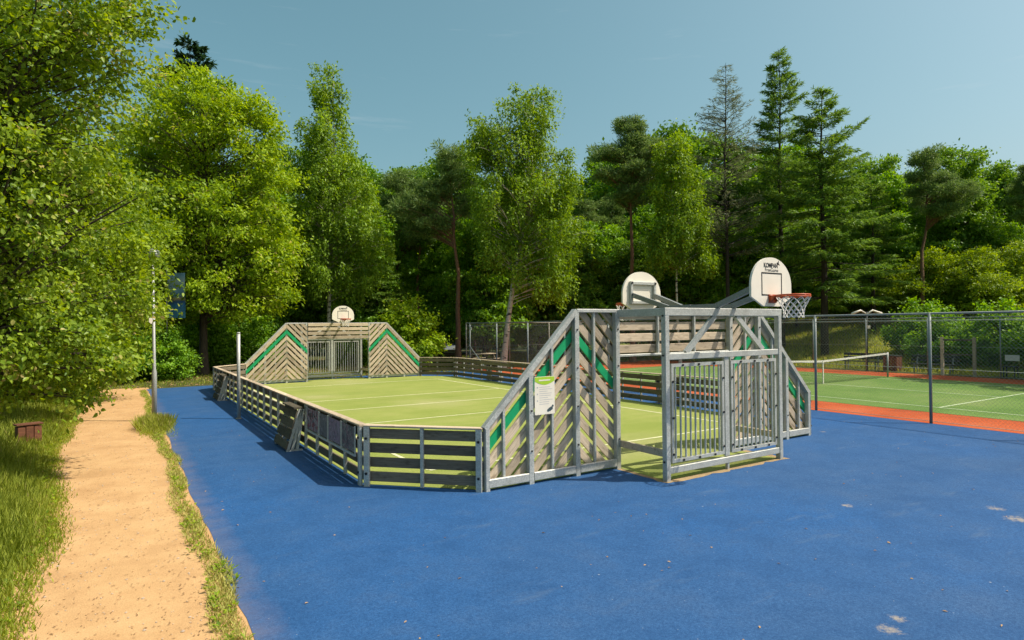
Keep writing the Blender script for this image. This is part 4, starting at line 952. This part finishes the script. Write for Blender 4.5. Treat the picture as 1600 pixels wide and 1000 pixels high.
# the wood behind: one row of trees closing the view
r_ = np.random.default_rng(77)
marks = ['the overhanging tree at the left edge', 'the olive toned trees', 'the end of the sandy path', 'the banner', 'the lime green tree', 'the far left gable', 'the narrow birch', 'the far goal', 'the low dark spruce', 'the crooked pine', 'the fence corner', 'the broad weeping birch', 'the near left gable', 'the tall layered pine', 'the slim birch', 'the thin grey larch', 'the tallest spruce', 'the uneven spruce', 'the hanging spruce', 'the leaning pine', 'the yellow green shrubs', 'the right edge pine']
us = [-40, 60, 150, 230, 330, 400, 490, 545, 610, 690, 750, 830, 910, 985, 1060, 1140, 1215, 1290, 1370, 1445, 1530, 1610]
for i, u in enumerate(us):
    d = 52+r_.uniform(-3, 6); ms = (de2, de1, de2)[i % 3]
    place('wood_tree', 'dark wood tree far behind ' + marks[i], 'tree', ms, spot(u+r_.uniform(-15, 15), d), r_.uniform(0, 6.28), r_.uniform(1.2, 1.5)*(.9 if u > 1250 else 1), 'back row of the wood')
    place('leafy_shrub', 'undergrowth shrub deep in the wood behind ' + marks[i], 'shrub', sh, spot(u+40+r_.uniform(-15, 15), 57+r_.uniform(-3, 3)), r_.uniform(0, 6.28), r_.uniform(1.0, 1.3), 'undergrowth deep in the wood')
    if i % 2 == 0: place('wood_tree', 'hindmost tree of the wood behind ' + marks[i], 'tree', de2, spot(u+50, 66+r_.uniform(-3, 3)), r_.uniform(0, 6.28), r_.uniform(1.35, 1.7)*(.85 if u > 1250 else 1), 'hindmost row of the wood')
# trees right of the frame that shade the tennis court
for i, (x, y, s) in enumerate(((33.4, 3.4, .9), (34.2, 7.6, .85), (36.5, -1.5, .95))):
    place('broadleaf_tree', ('green tree beyond the right picture edge nearest the red strip', 'green tree by the far court edge at the right picture edge', 'green tree well outside the right picture edge')[i], 'tree', de1, (x, y), i*1.3, s, G)

# ------------------------------------------------------------------ grass and litter
def blades(name, label, cat, P, h, w_, mat, lean=.45, seed=1, tint0=.4):
    r_ = np.random.default_rng(seed); n = len(P); az = r_.uniform(0, 6.28, n); D = np.stack([np.cos(az)*lean, np.sin(az)*lean, np.ones(n)], 1)+r_.normal(size=(n, 3))*.18
    Nn = np.stack([np.cos(az), np.sin(az), .3*np.ones(n)], 1)
    pn = .5+.5*np.sin(P[:, 0]*1.3+P[:, 1]*.7)*np.sin(P[:, 1]*.9-P[:, 0]*.4)
    me = leaves(name, np.column_stack([P, np.maximum(bank(P[:, 0], P[:, 1]), 0)]), D, Nn, h*r_.uniform(.5, 1.25, n), w_*r_.uniform(.7, 1.3, n), tint0+.25*pn+r_.normal(0, .17, n), mat)
    o = link(name, me); return tag(o, label, cat, None, 'stuff')
r_ = np.random.default_rng(9)
n = 62000; y = 3.5+27*r_.uniform(0, 1, n)**1.7; x = np.array([path_left(v) for v in y])+.06-np.abs(r_.exponential(1.15, n))+r_.normal(0, .05, n)
hh = np.clip(.06+.34*np.clip((np.array([path_left(v) for v in y])-x)/.9, 0, 1), .05, .42)
P = np.column_stack([x, y]); blades('tall_grass', 'tall fresh green grass left of the sandy path', 'grass', P, hh, .012+.004*(y > 12), M['grass'], .55, 2, .38)
n = 26000; y = 3+25*r_.uniform(0, 1, n)**1.6; pr = np.array([path_right(v) for v in y]); x = pr+.0+(.24*r_.beta(1.6, 1.3, n)); keep = r_.uniform(0, 1, n) < (.45+.55*np.sin(y*1.3)**2); x, y = x[keep], y[keep]
blades('verge_grass', 'strip of short dry grass between path and blue court', 'grass', np.column_stack([x, y]), .035+.055*r_.uniform(0, 1, len(x))**2, .010, M['dry'], .8, 3, .3)
n = 5200; a = r_.normal(size=(n, 2))*np.array([.16, .75]); P = np.array([.66, 17.2])+a; P[:, 0] = np.clip(P[:, 0], .3, 1.02)
blades('grass_tuft', 'grass tuft round the foot of the lamp post', 'grass', P, .28*np.exp(-(np.abs(a[:, 1])/1.0)**2)+.05, .011, M['grass'], .6, 4, .62)
n = 80000; P = np.column_stack([31.5+26*r_.uniform(0, 1, n), r_.uniform(0, 42, n)]); blades('meadow_grass', 'sunny rough meadow beyond the tennis court', 'grass', P, .30+.0*P[:, 0], .035, M['grass'], .5, 5, .62)
n = 26000; P = np.column_stack([r_.uniform(-6, 31, n), r_.uniform(28.8, 46, n)]); keep = ~((P[:, 0] > 15.8) & (P[:, 1] < 30.3)) & ~((P[:, 0] < 12) & (P[:, 1] < 29.2+.0*P[:, 0]) & (P[:, 0] > 1)); P = P[keep]
blades('woodland_grass', 'grass under the trees behind the pitch', 'grass', P, .14+.0*P[:, 0], .03, M['grass'], .6, 6, .32)
def scatter(name, label, cat, P, L, W, mat, seed):
    r_ = np.random.default_rng(seed); n = len(P); az = r_.uniform(0, 6.28, n); D = np.stack([np.cos(az), np.sin(az), r_.uniform(0, .25, n)], 1); Nn = np.stack([r_.normal(0, .25, n), r_.normal(0, .25, n), np.ones(n)], 1)
    me = leaves(name, P, D, Nn, L*r_.uniform(.5, 1.5, n), W*r_.uniform(.6, 1.4, n), r_.uniform(0, 1, n), mat); return tag(link(name, me), label, cat, None, 'stuff')
n = 4200; y = 3.5+24*r_.uniform(0, 1, n)**1.6; u = r_.beta(.55, .6, n); x = np.array([path_left(v)+(path_right(v)-path_left(v)+.25)*t_ for v, t_ in zip(y, u)])
scatter('leaf_litter', 'brown leaf scraps and twigs scattered along the sandy path', 'litter', np.column_stack([x, y, np.full(n, .010)]), .028, .010, M['litter'], 7)
n = 420; x = r_.uniform(.9, 15.8, n); y = 2+14*r_.uniform(0, 1, n); keep = ~((x > 2.7) & (x < 14) & (y > 6.3)); x, y = x[keep], y[keep]
scatter('leaf_litter', 'pale leaf scraps scattered over the blue court', 'litter', np.column_stack([x, y, np.full(len(x), .012)]), .035, .018, M['litter'], 8)
n = 9000; y = 28.8+20*r_.uniform(0, 1, n); x = r_.uniform(-6, 32, n); keep = ~((x > 15.8) & (x < 31.2) & (y < 30.3)); x, y = x[keep], y[keep]
scatter('leaf_litter', 'brown leaf litter on the ground under the trees', 'litter', np.column_stack([x, y, np.full(len(x), .012)]), .12, .07, M['litter'], 9)

r_ = np.random.default_rng(15); nc = 300; y = 3.5+24*r_.uniform(0, 1, nc)**1.5; sd2 = r_.uniform(0, 1, nc) < .55
x = np.where(sd2, [path_left(v) for v in y], [path_right(v)+.12 for v in y])+r_.normal(0, .06, nc)-np.where(sd2, .12, 0)
k = 9; cx2 = np.repeat(x, k); cy2 = np.repeat(y, k); az = r_.uniform(0, 6.28, nc*k); rr = r_.uniform(0, .03, nc*k); hs2 = np.repeat(r_.uniform(.03, .12, nc), k)
P = np.stack([cx2+np.cos(az)*rr, cy2+np.sin(az)*rr, hs2*r_.uniform(.1, .7, nc*k)+.005], 1); D = np.stack([np.cos(az), np.sin(az), r_.uniform(.2, 1.0, nc*k)], 1); Nn = np.stack([-np.cos(az)*.4, -np.sin(az)*.4, np.ones(nc*k)], 1)
tag(link('weeds', leaves('weeds', P, D, Nn,   .048*r_.uniform(.5, 1.4, nc*k), .026*r_.uniform(.6, 1.3, nc*k), .45+r_.normal(0, .25, nc*k), M['leaf_olive'])), 'small broad-leaved weeds along both edges of the path', 'weeds', None, 'stuff')
n = 900; y = 3.5+20*r_.uniform(0, 1, n)**1.6; x = np.array([path_left(v)+(path_right(v)-path_left(v))*t_ for v, t_ in zip(y, r_.beta(.8, .8, n))]); sz = .006+.012*r_.uniform(0, 1, n)**4
oc = np.array([(1, 0, 0), (0, 1, 0), (-1, 0, 0), (0, -1, 0), (0, 0, .7), (0, 0, -.7)]); of = np.array([(0, 1, 4), (1, 2, 4), (2, 3, 4), (3, 0, 4)])
V = (np.column_stack([x, y, np.full(n, .008)])[:, None]+oc[None]*sz[:, None, None]*r_.uniform(.6, 1.3, (n, 6, 1))).reshape(-1, 3); T = (np.arange(n)[:, None, None]*6+of[None]).reshape(-1, 3)
tag(link('pebbles', np_mesh('pebbles', V, T, None, M['pebble'])), 'small pale pebbles lying on the sandy path', 'pebbles', None, 'stuff')
